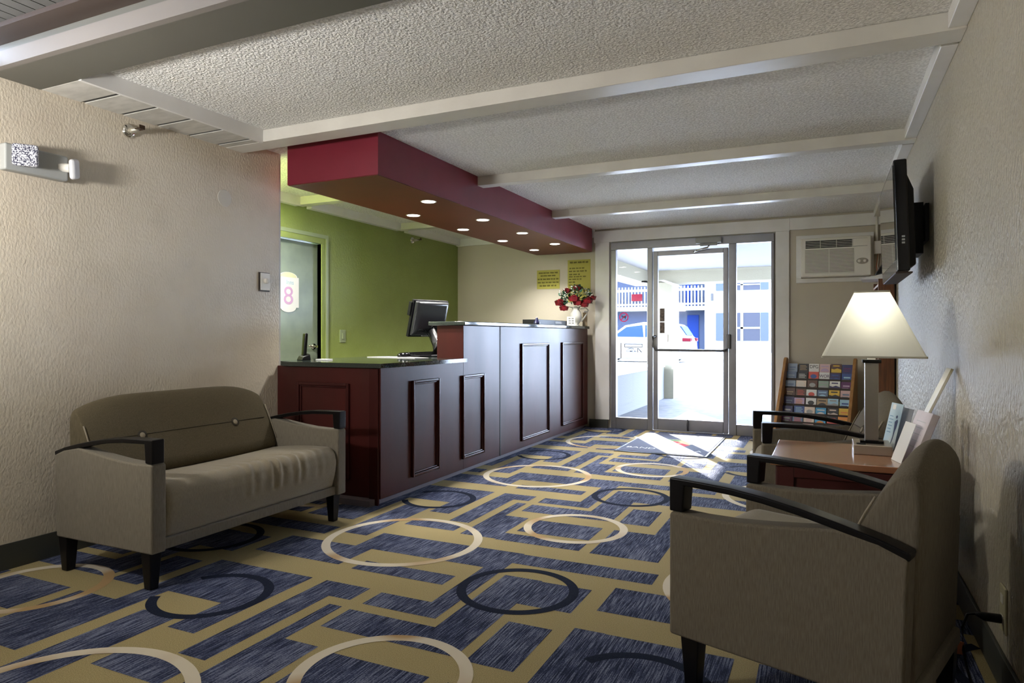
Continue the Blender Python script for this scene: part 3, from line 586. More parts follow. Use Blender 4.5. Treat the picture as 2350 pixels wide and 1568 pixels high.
# ------------------------------------------------------------------ upholstered seats
ARM = [(0.0, .656), (.1, .655), (.2, .652), (.3, .643), (.4, .628), (.5, .608), (.6, .585), (.672, .562)]
PT = [(0.0, .545), (0.012, .551), (.1, .549), (.2, .553), (.3, .563), (.4, .576), (.5, .590), (.6, .574), (.662, .550), (.668, .542)]
BK = [(.44, .40), (.478, .48), (.512, .56), (.545, .64), (.573, .71), (.600, .765), (.626, .803), (.650, .820), (.670, .814), (.684, .785), (.690, .74), (.688, .66), (.684, .54), (.677, .41), (.670, .27), (.662, .165), (.61, .165), (.62, .40)]
def seat(name, label, cat, loc, rz, W, sofa=False, group=None):
    t = thing(name, label, cat, loc, rz, group)
    for side in (0, 1):
        a, b_ = (0.0, 0.072) if side == 0 else (W - 0.072, W)
        pp = MB(); pp.prism([(0.0, .165), (0.655, .165)] + PT[::-1], a, b_, 'y')
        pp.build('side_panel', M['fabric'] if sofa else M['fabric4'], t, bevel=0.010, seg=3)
        aa, bb = (0.002, 0.062) if side == 0 else (W - 0.062, W - 0.002)
        th = 0.021
        poly = [(u, z) for u, z in ARM] + [(u - 0.003, z - th) for u, z in ARM[::-1]][:-1] + [(0.052, .635), (0.046, .553), (0.0, .551)]
        MB().prism(poly, aa, bb, 'y').build('armrest', M['espresso'], t, bevel=0.005, seg=2)
    # front rail + deck
    MB().box(0.02, 0.68, 0.070, W - 0.070, .165, .215).build('front_rail', M['fabric'], t, bevel=0.008)
    # cushion: heightfield body
    nw, nu = (170, 26) if sofa else (24, 22)
    w0, w1 = 0.075, W - 0.075
    prof = []
    # closed profile around (u,z): bottom front -> front bulge -> top -> back
    n1 = 44
    for i in range(n1):
        s_ = i / (n1 - 1)
        if s_ < 0.30:
            q = s_ / 0.30; prof.append((0.030 - 0.030 * math.sin(PI * q * 0.55), .218 + 0.165 * q))
        elif s_ < 0.45:
            q = (s_ - 0.30) / 0.15; an = q * PI / 2; prof.append((0.005 + 0.062 * (1 - math.cos(an)) , .383 + 0.062 * math.sin(an)))
        else:
            q = (s_ - 0.45) / 0.55; prof.append((0.067 + q * 0.45, .445 + 0.010 * math.sin(PI * q) - 0.035 * q))
    prof += [(0.517, .218)]
    rings = []
    for j in range(nw + 1):
        w = w0 + (w1 - w0) * j / nw
        e = min(w - w0, w1 - w) / 0.035; e = min(1, max(0, e)); rnd = math.sqrt(1 - (1 - e) ** 2)
        ring = []
        for (u, z) in prof:
            dz = 0; du = 0
            cz, cu = .34, .26
            k_ = 0.93 + 0.07 * rnd
            uu, zz = cu + (u - cu) * k_, .218 + (z - .218) * k_
            if sofa and z > .30:
                g_ = math.exp(-((w - 0.52) / 0.26) ** 2) * math.exp(-((u - 0.06) / 0.17) ** 2)
                rp_ = math.sin((w - 0.52) * 95 + 14 * u * (1 if w > .52 else -1) + 2 * math.sin(u * 20)) * (0.6 + 0.4 * math.sin(w * 37))
                dz = 0.0075 * g_ * rp_; du = -0.007 * g_ * rp_ * (1 if u < 0.08 else 0.2)
            zz += (0.006 if sofa else 0.026) * min(1, max(0, (z - .22) / .2))
            zz += dz - 0.012 * math.sin(PI * (w - w0) / (w1 - w0)) * (1 if u > .1 else 0) * (1 if sofa else .5)
            ring.append((uu + du, w, zz))
        rings.append(ring)
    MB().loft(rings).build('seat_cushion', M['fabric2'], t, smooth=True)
    # backrest loft
    ws = [0.070, 0.074, 0.085, 0.105, 0.14, 0.20, 0.30] + [W / 2] + [W - x for x in (0.30, 0.20, 0.14, 0.105, 0.085, 0.074, 0.070)]
    if not sofa: ws = [0.070, 0.074, 0.085, 0.105, 0.14, 0.20, W / 2, W - 0.20, W - 0.14, W - 0.105, W - 0.085, W - 0.074, W - 0.070]
    if sofa: ws = sorted(ws + [0.45, W - 0.45])
    rings = []
    for w in ws:
        d = min(w - 0.07, W - 0.07 - w)
        e = min(1, d / 0.05); rnd = math.sqrt(max(0, 1 - (1 - e) ** 2))
        hh = min(1, d / 0.26); hz = math.sin(hh * PI / 2)
        ring = []
        for (u, z) in BK:
            cu = .58
            uu = cu + (u - cu) * (0.80 + 0.20 * rnd) if z > .3 else u
            zz = z
            if z > .58: zz = .58 + (z - .58) * (0.70 + 0.19 * hz + 0.11 * hz * (1 if not sofa else .55)) + (-0.012 * (1 - rnd) if z > .7 else 0)
            ring.append((uu, w, zz))
        rings.append(ring)
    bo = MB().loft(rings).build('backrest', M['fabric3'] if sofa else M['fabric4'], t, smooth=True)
    wn = bo.modifiers.new('sub', 'SUBSURF'); wn.levels = 1; wn.render_levels = 1
    for w in ((W * 0.27, W * 0.73) if sofa else (W * 0.5,)):
        FB = Matrix.Translation((.529, w, .600)) @ Matrix.Rotation(0.40, 4, 'Y')
        bt_ = MB().lathe([(0.001, -0.004), (0.012, -0.0035), (0.017, 0.0), (0.0165, 0.012)], (0, 0, 0), 'x', 16).xform(FB).build('button', M['fabric2'], t, smooth=True)
        MB().lathe([(0.017, -0.0015), (0.026, -0.0012), (0.027, 0.002), (0.017, 0.002)], (0, 0, 0), 'x', 18).xform(FB).build('button_dimple_shade', mat('dark_seam_and_dimple', (0.035, 0.028, 0.017), 0.9), bt_, smooth=True)  # dark ring paints the shade of the dimple round the button
    MB().tube([(.5305, w, .604) for w in ([0.12 + (W - .24) * i / 10 for i in range(11)])], 0.0018, 6).build('seam_line', mat('dark_seam_and_dimple', (0.035, 0.028, 0.017), 0.9), t)
    for w in (0.0745, W - 0.0745):
        MB().tube([(.475, w, .475), (.515, w, .560), (.547, w, .628), (.572, w, .675)], 0.0035, 6).build('piping', M['fabric2'], t, smooth=True)
    for (u, w, s_) in ((0.062, 0.045, 1), (0.062, W - 0.045, -1), (0.635, 0.045, 1), (0.635, W - 0.045, -1)):
        tp, bt = 0.030, 0.020
        MB().hexa([(u - bt, w - bt, 0.0015), (u + bt, w - bt, 0.0015), (u + bt, w + bt, 0.0015), (u - bt, w + bt, 0.0015)], [(u - tp, w - tp, .168), (u + tp, w - tp, .168), (u + tp, w + tp, .168), (u - tp, w + tp, .168)]).build('leg', M['espresso'], t, bevel=0.003)
    return t
seat('sofa', 'khaki two-seat sofa with black curved arms against the beige wall', 'sofa', (-2.60, 3.23, 0), PI, 1.28, True)
seat('armchair', 'khaki armchair nearest the camera, its dark side panel facing us', 'armchair', (-0.45, 2.13, 0), math.radians(-18.5), 0.62, group='khaki armchairs with black arms')
seat('armchair', 'khaki armchair beyond the side table, beside the brochure rack', 'armchair', (-0.298, 3.66, 0), math.radians(9.6), 0.64, group='khaki armchairs with black arms')

# ------------------------------------------------------------------ side table, lamp, leaflets
t = thing('side_table', 'dark red wood side table with orange-brown top between the armchairs', 'table', (0.10, 3.21, 0))
MB().box(-0.31, 0.32, -0.27, 0.29, 0.574, 0.600).build('table_top', M['orangew'], t, bevel=0.004)
MB().box(-0.29, 0.30, -0.255, 0.27, 0.20, 0.574).build('cabinet_body', M['dwood'], t, bevel=0.003)
pf = MB()
for (a, b_, c_, d_) in ((-0.285, -0.22, 0.21, 0.57), (0.23, 0.295, 0.21, 0.57), (-0.22, 0.23, 0.53, 0.57), (-0.22, 0.23, 0.21, 0.26)): pf.box(a, b_, -0.265, -0.254, c_, d_)
pf.build('side_frame', M['dwood'], t, bevel=0.002)
for k in range(5):
    MB().lathe([(0.013, 0.0), (0.012, -0.006), (0.001, -0.010)], (-0.15 + k * 0.078, -0.256, 0.478), 'y', 12).build('stud', mat('dull_stud', (0.16, 0.13, 0.12), 0.3, metal=0.4), t, smooth=True)
for (a, b_) in ((-0.27, -0.235), (0.28, -0.235), (-0.27, 0.25), (0.28, 0.25)):
    MB().box(a - 0.02, a + 0.02, b_ - 0.02, b_ + 0.02, 0.0015, 0.20).build('leg', M['dwood'], t, bevel=0.002)

lp = thing('table_lamp', 'brushed metal table lamp with lit cream rectangular shade', 'lamp', (0.175, 3.30, 0.600))
MB().box(-0.072, 0.072, -0.10, 0.10, 0, 0.040).build('base', mat('satin_champagne_metal', (0.42, 0.36, 0.29), 0.3, metal=0.6), lp, bevel=0.003)
MB().box(-0.045, 0.045, -0.036, 0.036, 0.040, 0.052).build('lower_collar', M['blackg'], lp, bevel=0.001)
MB().box(-0.026, 0.026, -0.026, 0.026, 0.052, 0.385).build('pole', M['nickel'], lp, bevel=0.002)
MB().box(-0.036, 0.036, -0.036, 0.036, 0.385, 0.399).build('upper_collar', M['blackg'], lp, bevel=0.001)
MB().box(-0.015, 0.015, -0.015, 0.015, 0.399, 0.47).build('neck', M['offw'], lp)
MB().box(-0.060, -0.025, -0.075, -0.05, 0.0405, 0.043).build('switch', M['blackm'], lp)
z0, z1 = 0.412, 0.690
sb, stp = (0.195, 0.125), (0.066, 0.050)
sh = MB()
def ringr(a, z, cr=0.012):
    pts = []
    for sx, sy, a0 in ((1, 1, 0), (-1, 1, 90), (-1, -1, 180), (1, -1, 270)):
        for k in range(4):
            an = math.radians(a0 + 30 * k); pts.append((sx * (a[0] - cr) + cr * math.cos(an), sy * (a[1] - cr) + cr * math.sin(an), z))
    return pts
sh.loft([ringr(sb, z0), ringr(stp, z1)], caps=False)
sho = sh.build('lamp_shade', M['shade'], lp)
sd = sho.modifiers.new('solid', 'SOLIDIFY'); sd.thickness = 0.0015
for a, z in ((sb, z0), (stp, z1)):
    tb = MB(); tb.loft([ringr((a[0] + 0.002, a[1] + 0.002), z - 0.004), ringr((a[0] + 0.002, a[1] + 0.002), z + 0.004)], caps=False)
    tb.build('shade_trim', mat('shade_trim_cloth', (0.40, 0.38, 0.30), 0.8), sho)
MB().lathe([(0.012, 0.47), (0.028, 0.50), (0.030, 0.53), (0.001, 0.56)], n=16).build('bulb', M['bulb'], lp, smooth=True)
la = bpy.data.lights.new('lamp_bulb_light', 'POINT'); la.energy = 0.30; la.color = (1, 0.95, 0.84); la.shadow_soft_size = 0.035
lo = bpy.data.objects.new('lamp_bulb_light', la); C.objects.link(lo); lo.parent = lp; lo.location = (0, 0, 0.625)

def leaner(name, label, cat, base0, base1, h, lean, th, mats, deco=None, z=0.601):
    """sheet standing on the table: bottom edge base0->base1, leaning by 'lean' metres toward +normal"""
    b0, b1 = Vector((*base0, z)), Vector((*base1, z)); ex = (b1 - b0); W_ = ex.length; ex.normalize()
    n = Vector((0, 0, 1)).cross(ex); n = n if n.x > 0 else -n     # away from the camera side (toward the wall)
    ey = (Vector((0, 0, 1)) * math.sqrt(max(0, h * h - lean * lean)) + n * lean) / h
    ez = ex.cross(ey)
    if ez.x > 0: ez = -ez                                       # ez points toward the viewer side
    t = thing(name, label, cat, tuple(b0))
    Fm = frame((0, 0, 0), ex, ey, ez)
    MB().box(0, W_, 0, h, -th, 0).xform(Fm).build('sheet', mats[0], t, bevel=0.0008)
    if len(mats) > 1: MB().box(0.001, W_ - 0.001, 0.001, h - 0.001, -th - 0.001, -th).xform(Fm).build('back_cover', mats[1], t)
    if deco: deco(t, Fm, W_, h)
    return t
def deco_blue(t, Fm, W_, h):
    MB().prism([(W_ * .2, h * .97), (W_ * .45, h * .97), (W_ * .45, h * .86), (W_ * .2, h * .86)], 0.0003, 0.0008, 'z').xform(Fm).build('logo_patch', M['paper'], t)
    b = MB()
    for k in range(6): b.box(W_ * .12, W_ * (.40 + .05 * (k % 2)), h * (.70 - .07 * k), h * (.715 - .07 * k), 0.0003, 0.0007)
    b.xform(Fm).build('text_lines', mat('blue_grey_print', (0.12, 0.25, 0.42), 0.6), t)
    g = MB().prism([(W_ * .62, h * .60), (W_ * .72, h * .64), (W_ * .80, h * .66), (W_ * .86, h * .62), (W_ * .84, h * .48), (W_ * .78, h * .40), (W_ * .74, h * .22), (W_ * .66, h * .10), (W_ * .64, h * .11), (W_ * .70, h * .28), (W_ * .68, h * .44)], 0.0003, 0.0008, 'z')
    g.prism([(W_ * (.70 + .07 * math.cos(q)), h * (.71 + .035 * math.sin(q))) for q in [2 * PI * k / 10 for k in range(10)]], 0.0003, 0.0008, 'z')
    g.xform(Fm).build('printed_dancer', mat('dark_blue_print', (0.04, 0.06, 0.16), 0.6), t)
leaner('leaflet', 'pale blue leaflet with dark dancing figures standing behind the lamp', 'leaflet', (0.225, 3.475), (0.262, 3.37), 0.205, 0.045, 0.002, [mat('light_blue_print', (0.30, 0.50, 0.66), 0.35, col2=(0.60, 0.68, 0.72), nscale=6)], deco_blue)
leaner('leaflet', 'plain grey card standing behind the pale blue leaflet', 'leaflet', (0.262, 3.43), (0.295, 3.33), 0.19, 0.045, 0.002, [mat('grey_card', (0.20, 0.205, 0.23), 0.5)])
def deco_book(t, Fm, W_, h):
    b = MB()
    for k in range(5): b.box(W_ * .2, W_ * .8, h * (.80 - .12 * k), h * (.81 - .12 * k), 0.0003, 0.0006)
    b.xform(Fm).build('text_lines', M['greyp'], t)
leaner('booklet', 'thick pinkish white booklet with dark red edge leaning on the table', 'booklet', (0.262, 3.16), (0.295, 3.00), 0.215, 0.075, 0.024, [mat('pinkish_paper', (0.60, 0.53, 0.54), 0.5, col2=(0.52, 0.45, 0.46), nscale=12), mat('dark_red_cover', (0.12, 0.015, 0.015), 0.5)], deco_book)
leaner('leaflet', 'small bright white leaflet in front of the pinkish booklet', 'leaflet', (0.236, 3.13), (0.262, 3.03), 0.165, 0.055, 0.002, [M['paper']], None)
leaner('folder', 'tall narrow white folder with yellowed top leaning against the right wall', 'folder', (0.315, 3.46), (0.322, 3.385), 0.395, 0.160, 0.010, [mat('aged_white_card', (0.66, 0.66, 0.70), 0.4, col2=(0.62, 0.56, 0.34), nscale=3.0), M['greyp']])

# ------------------------------------------------------------------ outlet and cords by the near armchair
t = thing('wall_outlet', 'ivory electrical outlet low on the right wall', 'outlet', (XR, 2.535, 0.255))
MB().box(-0.008, 0, -0.036, 0.036, -0.072, 0.072).build('cover_plate', M['ivory'], t, bevel=0.004)
for z in (0.032, -0.032): MB().box(-0.0095, -0.008, -0.016, 0.016, z - 0.014, z + 0.014).build('socket', M['offw'], t, bevel=0.002)
t = thing('power_cord', 'black power cord with orange tag hanging from the wall outlet', 'cord', (0.48, 2.53, 0.225))
MB().tube([(0.008, 0, 0), (-0.035, 0.0, 0.0), (-0.06, 0.0, 0.006)], [0.014, 0.013, 0.005], 10).build('plug', M['blackm'], t, smooth=True)
MB().tube([(-0.055, 0, 0.005), (-0.078, 0.006, -0.002), (-0.090, 0.012, -0.05), (-0.088, 0.012, -0.12), (-0.080, 0.0, -0.17), (-0.072, -0.05, -0.208), (-0.05, -0.12, -0.214), (-0.03, -0.15, -0.216)], 0.0045, 8).build('cable', M['blackm'], t, smooth=True)
MB().box(-0.130, -0.086, 0.010, 0.014, -0.135, -0.095).build('tag', M['orange'], t)
t = thing('lamp_cord', 'thin pale cord curling on the floor behind the near armchair', 'cord', (0.42, 2.80, 0.004))
MB().tube([(-0.01, 0.15, 0.05), (0.0, 0.10, 0.03), (-0.01, 0.03, 0.015), (-0.04, 0.0, 0.004), (-0.07, 0.02, 0.003), (-0.05, -0.05, 0.003)], 0.0028, 6).build('cable', M['offw'], t, smooth=True)
tag(MB().tube([(0.36, 2.86, 0.02), (0.37, 2.78, 0.03), (0.34, 2.66, 0.025), (0.30, 2.60, 0.02), (0.33, 2.52, 0.02)], 0.018, 8).build('black_cable_bundle', M['blackm'], smooth=True), 'black bundled cable on the floor behind the near armchair', 'cable')

# ------------------------------------------------------------------ television on the right wall
t = thing('television', 'wall-mounted black flat screen television seen almost edge-on', 'television', (0.345, 4.42, 1.715), 0.0)
ti = Matrix.Rotation(-0.03, 4, 'Y')
MB().box(-0.030, 0.030, -0.485, 0.485, -0.285, 0.285).xform(ti).build('bezel', M['blackg'], t, bevel=0.008, seg=3)
MB().box(-0.0325, -0.030, -0.455, 0.455, -0.225, 0.262).xform(ti).build('display', M['screen'], t)
MB().hexa([(0.028, -0.46, -0.27), (0.028, 0.46, -0.27), (0.028, 0.46, 0.22), (0.028, -0.46, 0.22)], [(0.062, -0.43, -0.25), (0.062, 0.43, -0.25), (0.062, 0.43, 0.14), (0.062, -0.43, 0.14)]).xform(ti).build('rear_shell', M['blackm'], t, bevel=0.01)
MB().box(0.06, 0.135, -0.12, 0.12, -0.16, 0.12).box(0.135, 0.153, -0.20, 0.20, -0.10, 0.10).build('wall_bracket', M['blackm'], t)
sp = MB()
for k in range(3): sp.box(0.0, 0.014, -0.4862, -0.4845, -0.145 + k * 0.016, -0.136 + k * 0.016)
sp.build('side_ports', M['greyp'], t)
tag(MB().box(-0.031, 0.045, -0.43, 0.40, -0.292, -0.285).xform(ti).build('speaker_strip', mat('brown_black_grille', (0.05, 0.03, 0.025), 0.6), t))

# ------------------------------------------------------------------ wooden wall rack / bookcase with papers
t = thing('bookcase', 'narrow brown wooden bookcase against the right wall behind the television', 'bookcase', (0.43, 6.45, 0))
MB().box(-0.055, 0.058, -0.32, -0.30, 0.0, 1.56).build('side_panel', M['casew'], t, bevel=0.002)
MB().box(-0.055, 0.058, 0.30, 0.32, 0.0, 1.56).build('side_panel', M['casew'], t, bevel=0.002)
MB().box(0.050, 0.058, -0.30, 0.30, 0.0, 1.54).build('back_panel', M['casew'], t)
for k in range(7):
    z = 0.06 + k * 0.24
    MB().box(-0.055, 0.05, -0.30, 0.30, z, z + 0.018).build('shelf', M['casew'], t, bevel=0.001)
ed = MB().box(-0.0575, -0.055, -0.32, -0.298, 0.0, 1.56).box(-0.0575, -0.055, 0.298, 0.32, 0.0, 1.56)
for k in range(7): ed.box(-0.0575, -0.055, -0.30, 0.30, 0.06 + k * 0.24, 0.078 + k * 0.24)
ed.build('edge_banding', M['edge'], t)
t = thing('paper_pile', 'drooping white papers on top of the bookcase beside the television', 'papers', (0.40, 6.40, 1.561))
MB().hexa([(-0.15, -0.20, 0.001), (0.08, -0.22, 0.001), (0.08, 0.18, 0.001), (-0.12, 0.15, 0.001)], [(-0.15, -0.19, 0.006), (0.08, -0.20, 0.060), (0.08, 0.18, 0.07), (-0.11, 0.13, 0.02)]).build('white_sheets', M['paper'], t, bevel=0.002)
MB().hexa([(-0.04, -0.18, 0.045), (0.06, -0.18, 0.062), (0.06, 0.10, 0.062), (-0.04, 0.10, 0.045)], [(0.01, -0.15, 0.13), (0.06, -0.15, 0.14), (0.06, 0.10, 0.14), (0.01, 0.10, 0.13)]).build('black_pouch', M['blackm'], t, bevel=0.01)
t = thing('junction_box', 'small beige electrical box with conduit beside the air conditioner', 'electrical box', (0.462, 7.79, 2.0))
MB().box(-0.028, 0.037, -0.04, 0.038, -0.065, 0.065).build('box_body', M['offw'], t, bevel=0.004)
MB().tube([(0.0, 0.0, 0.06), (0.0, 0.0, 0.36)], 0.012, 10).build('conduit', M['offw'], t, smooth=True)
for k, m_ in enumerate((M['orange'], M['offw'], mat('brown_wire', (0.16, 0.07, 0.03), 0.5))):
    MB().tube([(0.01 + k * 0.008, -0.02, -0.06), (-0.01 + k * 0.01, -0.10 - 0.02 * k, -0.20), (-0.03 + k * 0.012, -0.6, -0.30), (-0.02, -1.15, -0.30)], 0.004, 6).build('wire', m_, t, smooth=True)

# ------------------------------------------------------------------ window air conditioner
t = thing('air_conditioner', 'beige window air conditioner in a white frame right of the doors', 'air conditioner', (0.07, 7.78, 1.914))
fm = MB().box(-0.365, 0.365, 0.0, 0.05, 0.21, 0.25).box(-0.365, 0.365, 0.0, 0.05, -0.25, -0.205).box(-0.365, -0.315, 0.0, 0.05, -0.205, 0.21).box(0.335, 0.365, 0.0, 0.05, -0.205, 0.21)
fm.build('surround', M['trimw'], t, bevel=0.003)
MB().box(-0.315, 0.335, -0.13, 0.05, -0.20, 0.20).build('housing', M['offw'], t, bevel=0.012, seg=3)
MB().box(-0.27, 0.30, -0.133, -0.129, 0.095, 0.175).build('outlet_recess', M['blackm'], t)
v = MB()
for k in range(5): v.box(-0.27, 0.30, -0.138, -0.131, 0.105 + k * 0.016, 0.109 + k * 0.016)
for x in (-0.13, 0.02, 0.165): v.box(x - 0.002, x + 0.002, -0.1385, -0.131, 0.095, 0.175)
v.box(0.17, 0.30, -0.1375, -0.131, 0.097, 0.173)
v.build('outlet_louvre', M['offw'], t)
MB().box(-0.275, 0.18, -0.132, -0.129, -0.165, 0.075).build('intake_recess', mat('shadowed_grille', (0.20, 0.18, 0.15), 0.6), t)
v = MB()
for k in range(17): v.box(-0.275, 0.18, -0.137, -0.131, -0.163 + k * 0.014, -0.155 + k * 0.014)
v.box(-0.052, -0.046, -0.138, -0.131, -0.165, 0.075)
v.build('intake_grille', M['offw'], t)
MB().prism([(0.255 + 0.055 * math.cos(q), -0.055 + 0.032 * math.sin(q)) for q in [2 * PI * k / 20 for k in range(20)]], -0.1325, -0.129, 'y').build('control_panel', mat('greige_panel', (0.42, 0.39, 0.34), 0.4), t)
for x in (0.228, 0.278): MB().lathe([(0.016, 0.0), (0.015, -0.014), (0.001, -0.015)], (x, -0.132, -0.055), 'y', 14).build('knob', M['offw'], t, smooth=True)

# ------------------------------------------------------------------ brochure rack and brochures
BT, DY = 0.815, 0.046
RA = math.radians(-9.0)
rk = thing('brochure_rack', 'slanted wooden brochure rack beside the glass doors', 'rack', (-0.105, 7.44, 0), RA)
for sx, lab in ((-1, None), (1, None)):
    a, b_ = (-0.345, -0.315) if sx < 0 else (0.318, 0.348)
    MB().prism([(0.20, 0.86), (0.24, 0.875), (0.285, 0.86), (0.30, 0.0015), (-0.36, 0.0015), (-0.34, 0.10)], a, b_, 'x').build('side_panel', M['oak'], rk, bevel=0.004)
for k in range(8):
    z = BT - 0.085 * k; yb = 0.215 - DY * k
    MB().box(-0.315, 0.318, yb - 0.030, yb + 0.030, z - 0.205, z - 0.198).box(-0.315, 0.318, yb - 0.036, yb - 0.031, z - 0.205, z - 0.155).build('pocket_shelf', mat('dark_shelf', (0.05, 0.035, 0.03), 0.5), rk)
MB().prism([(0.27, 0.80), (0.28, 0.80), (0.28, 0.02), (0.27, 0.02)], -0.315, 0.318, 'x').build('back_board', M['oak'], rk)
LB = 1.25
PAL = {
 'slate blue': (0.12, 0.17, 0.28), 'black': (0.02, 0.02, 0.025), 'white': (0.68, 0.68, 0.68), 'pale pink': (0.55, 0.38, 0.38), 'navy': (0.03, 0.03, 0.12), 'deep blue': (0.03, 0.07, 0.26),
 'grey blue': (0.22, 0.28, 0.38), 'red': (0.50, 0.06, 0.04), 'purple': (0.10, 0.02, 0.10), 'grey green': (0.25, 0.34, 0.27), 'yellow': (0.65, 0.42, 0.04), 'bright blue': (0.05, 0.30, 0.55),
 'tan': (0.34, 0.24, 0.13), 'orange': (0.65, 0.25, 0.05), 'cream': (0.62, 0.52, 0.46), 'brown': (0.10, 0.045, 0.03), 'teal': (0.03, 0.22, 0.20), 'sky blue': (0.30, 0.50, 0.68), 'grey': (0.30, 0.30, 0.31), 'lilac': (0.42, 0.30, 0.45)}
GRID = [
 [('grey blue', 'slate blue'), ('black', 'tan'), ('white', 'black'), ('pale pink', 'lilac'), ('brown', 'yellow'), ('navy', 'purple')],
 [('slate blue', 'grey blue'), ('black', 'white'), ('red', 'deep blue'), ('white', 'purple'), ('navy', 'deep blue'), ('deep blue', 'sky blue')],
 [('grey blue', 'slate blue'), ('cream', 'white'), ('brown', 'grey'), ('grey green', 'grey'), ('white', 'navy'), ('purple', 'lilac')],
 [('brown', 'tan'), ('brown', 'red'), ('white', 'red'), ('slate blue', 'sky blue'), ('yellow', 'black'), ('pale pink', 'slate blue')],
 [('navy', 'slate blue'), ('lilac', 'orange'), ('white', 'black'), ('tan', 'black'), ('sky blue', 'grey'), ('sky blue', 'deep blue')],
 [('navy', 'white'), ('deep blue', 'sky blue'), ('cream', 'grey'), ('bright blue', 'white'), ('black', 'cream'), ('yellow', 'orange')],
 [('purple', 'grey'), ('slate blue', 'red'), ('cream', 'pale pink'), ('bright blue', 'orange'), ('black', 'red'), ('orange', 'yellow')],
 [('slate blue', 'grey'), ('navy', 'red'), ('pale pink', 'grey'), ('sky blue', 'orange'), ('grey', 'brown'), ('yellow', 'teal')]]
ROWN = ['top', 'second', 'third', 'fourth', 'fifth', 'sixth', 'seventh', 'bottom']
COLN = ['leftmost', 'second from left', 'third from left', 'third from right', 'second from right', 'rightmost']
def pm_(n): return mat('print_' + n.replace(' ', '_'), tuple(min(0.8, c * LB) for c in PAL[n]), 0.4)
tilt = Matrix.Rotation(-0.17, 4, 'X')
random.seed(11)
ARTS = {}
for rI, row in enumerate(GRID):
    for cI, (c1, c2) in enumerate(row):
        xl = -0.262 + cI * 0.105 + random.uniform(-0.003, 0.003); z = BT - 0.085 * rI; yl = 0.215 - DY * rI
        x = -0.105 + xl * math.cos(RA) - yl * math.sin(RA); yy = 7.44 + xl * math.sin(RA) + yl * math.cos(RA)
        hgt = 0.195 + random.uniform(-0.006, 0.006)
        o = thing('brochure', '%s brochure with %s print, %s in the %s rack row' % (c1, c2, COLN[cI], ROWN[rI]), 'brochure', (x, yy, z - 0.1975), RA, 'brochures in the wooden rack')
        MB().box(-0.049, 0.049, -0.004, 0.004, 0, hgt).xform(tilt).build('cover', pm_(c1), o)
        art = MB(); v_ = (rI * 5 + cI * 3) % 5
        h0 = hgt - 0.078
        if v_ == 0: art.prism([(-0.03 + 0.0, h0 + 0.03), (0.03, h0 + 0.03), (0.03, h0 + 0.045), (-0.03, h0 + 0.045)], -0.0046, -0.004, 'y').prism([(-0.035, h0 + 0.01), (0.02, h0 + 0.01), (0.02, h0 + 0.018), (-0.035, h0 + 0.018)], -0.0046, -0.004, 'y')
        elif v_ == 1: art.prism([(0.03 * math.cos(q), h0 + 0.03 + 0.022 * math.sin(q)) for q in [2 * PI * k / 14 for k in range(14)]], -0.0046, -0.004, 'y')
        elif v_ == 2: art.prism([(-0.047, h0 - 0.01), (0.047, h0 - 0.01), (0.047, h0 + 0.02), (0.01, h0 + 0.034), (-0.02, h0 + 0.022), (-0.047, h0 + 0.030)], -0.0046, -0.004, 'y').prism([(-0.03, h0 + 0.052), (0.03, h0 + 0.052), (0.03, h0 + 0.064), (-0.03, h0 + 0.064)], -0.0046, -0.004, 'y')
        elif v_ == 3:
            for q in range(4): art.prism([(-0.034, h0 + 0.012 + q * 0.015), (0.034 - 0.01 * (q % 2), h0 + 0.012 + q * 0.015), (0.034 - 0.01 * (q % 2), h0 + 0.018 + q * 0.015), (-0.034, h0 + 0.018 + q * 0.015)], -0.0046, -0.004, 'y')
        else: art.prism([(0.04 * math.cos(q), h0 + 0.0 + 0.034 * math.sin(q)) for q in [PI * k / 10 for k in range(11)]], -0.0046, -0.004, 'y').prism([(-0.035, h0 + 0.05), (0.035, h0 + 0.05), (0.035, h0 + 0.06), (-0.035, h0 + 0.06)], -0.0046, -0.004, 'y')
        if (rI, cI) not in ((0, 2), (1, 3)): art.xform(tilt).build('cover_art', pm_(c2), o)
        if (rI, cI) == (0, 2): lettering('DPG', 0.050, M['ink2'], o, tilt @ XZ(0, -0.0048, hgt - 0.032), sx=0.85, extrude=0.0003)
        if (rI, cI) == (1, 3): lettering('WOR', 0.045, mat('print_purple_dark', (0.06, 0.02, 0.10), 0.5), o, tilt @ XZ(0, -0.0048, hgt - 0.040), sx=0.85, extrude=0.0003)

# ------------------------------------------------------------------ left wall fittings
t = thing('emergency_light', 'grey twin-head emergency light high on the sofa wall', 'emergency light', (XL, 1.995, 1.94), 0)
MB().box(0, 0.055, -0.16, 0.13, -0.065, 0.060).build('housing', M['greyp'], t, bevel=0.010, seg=3)
hd = MB().box(-0.016, 0.016, -0.052, 0.052, -0.052, 0.052).xform(Matrix.Translation((0.078, -0.085, 0.012)) @ Matrix.Rotation(-0.65, 4, 'Z')).build('lamp_head', M['lens'], t, bevel=0.012, seg=3)
MB().tube([(0.045, -0.09, 0.01), (0.07, -0.085, 0.012)], 0.015, 10).build('pivot', M['offw'], t)
hd2 = MB().box(-0.015, 0.015, -0.050, 0.050, -0.050, 0.050).xform(Matrix.Translation((0.068, 0.150, 0.0)) @ Matrix.Rotation(0.8, 4, 'Z') @ Matrix.Rotation(0.25, 4, 'X')).build('lamp_head', mat('frosted_white', (0.62, 0.63, 0.66), 0.3), t, bevel=0.014, seg=3)
MB().tube([(0.04, 0.09, 0.0), (0.065, 0.125, 0.0)], 0.022, 10).build('pivot', M['offw'], t)
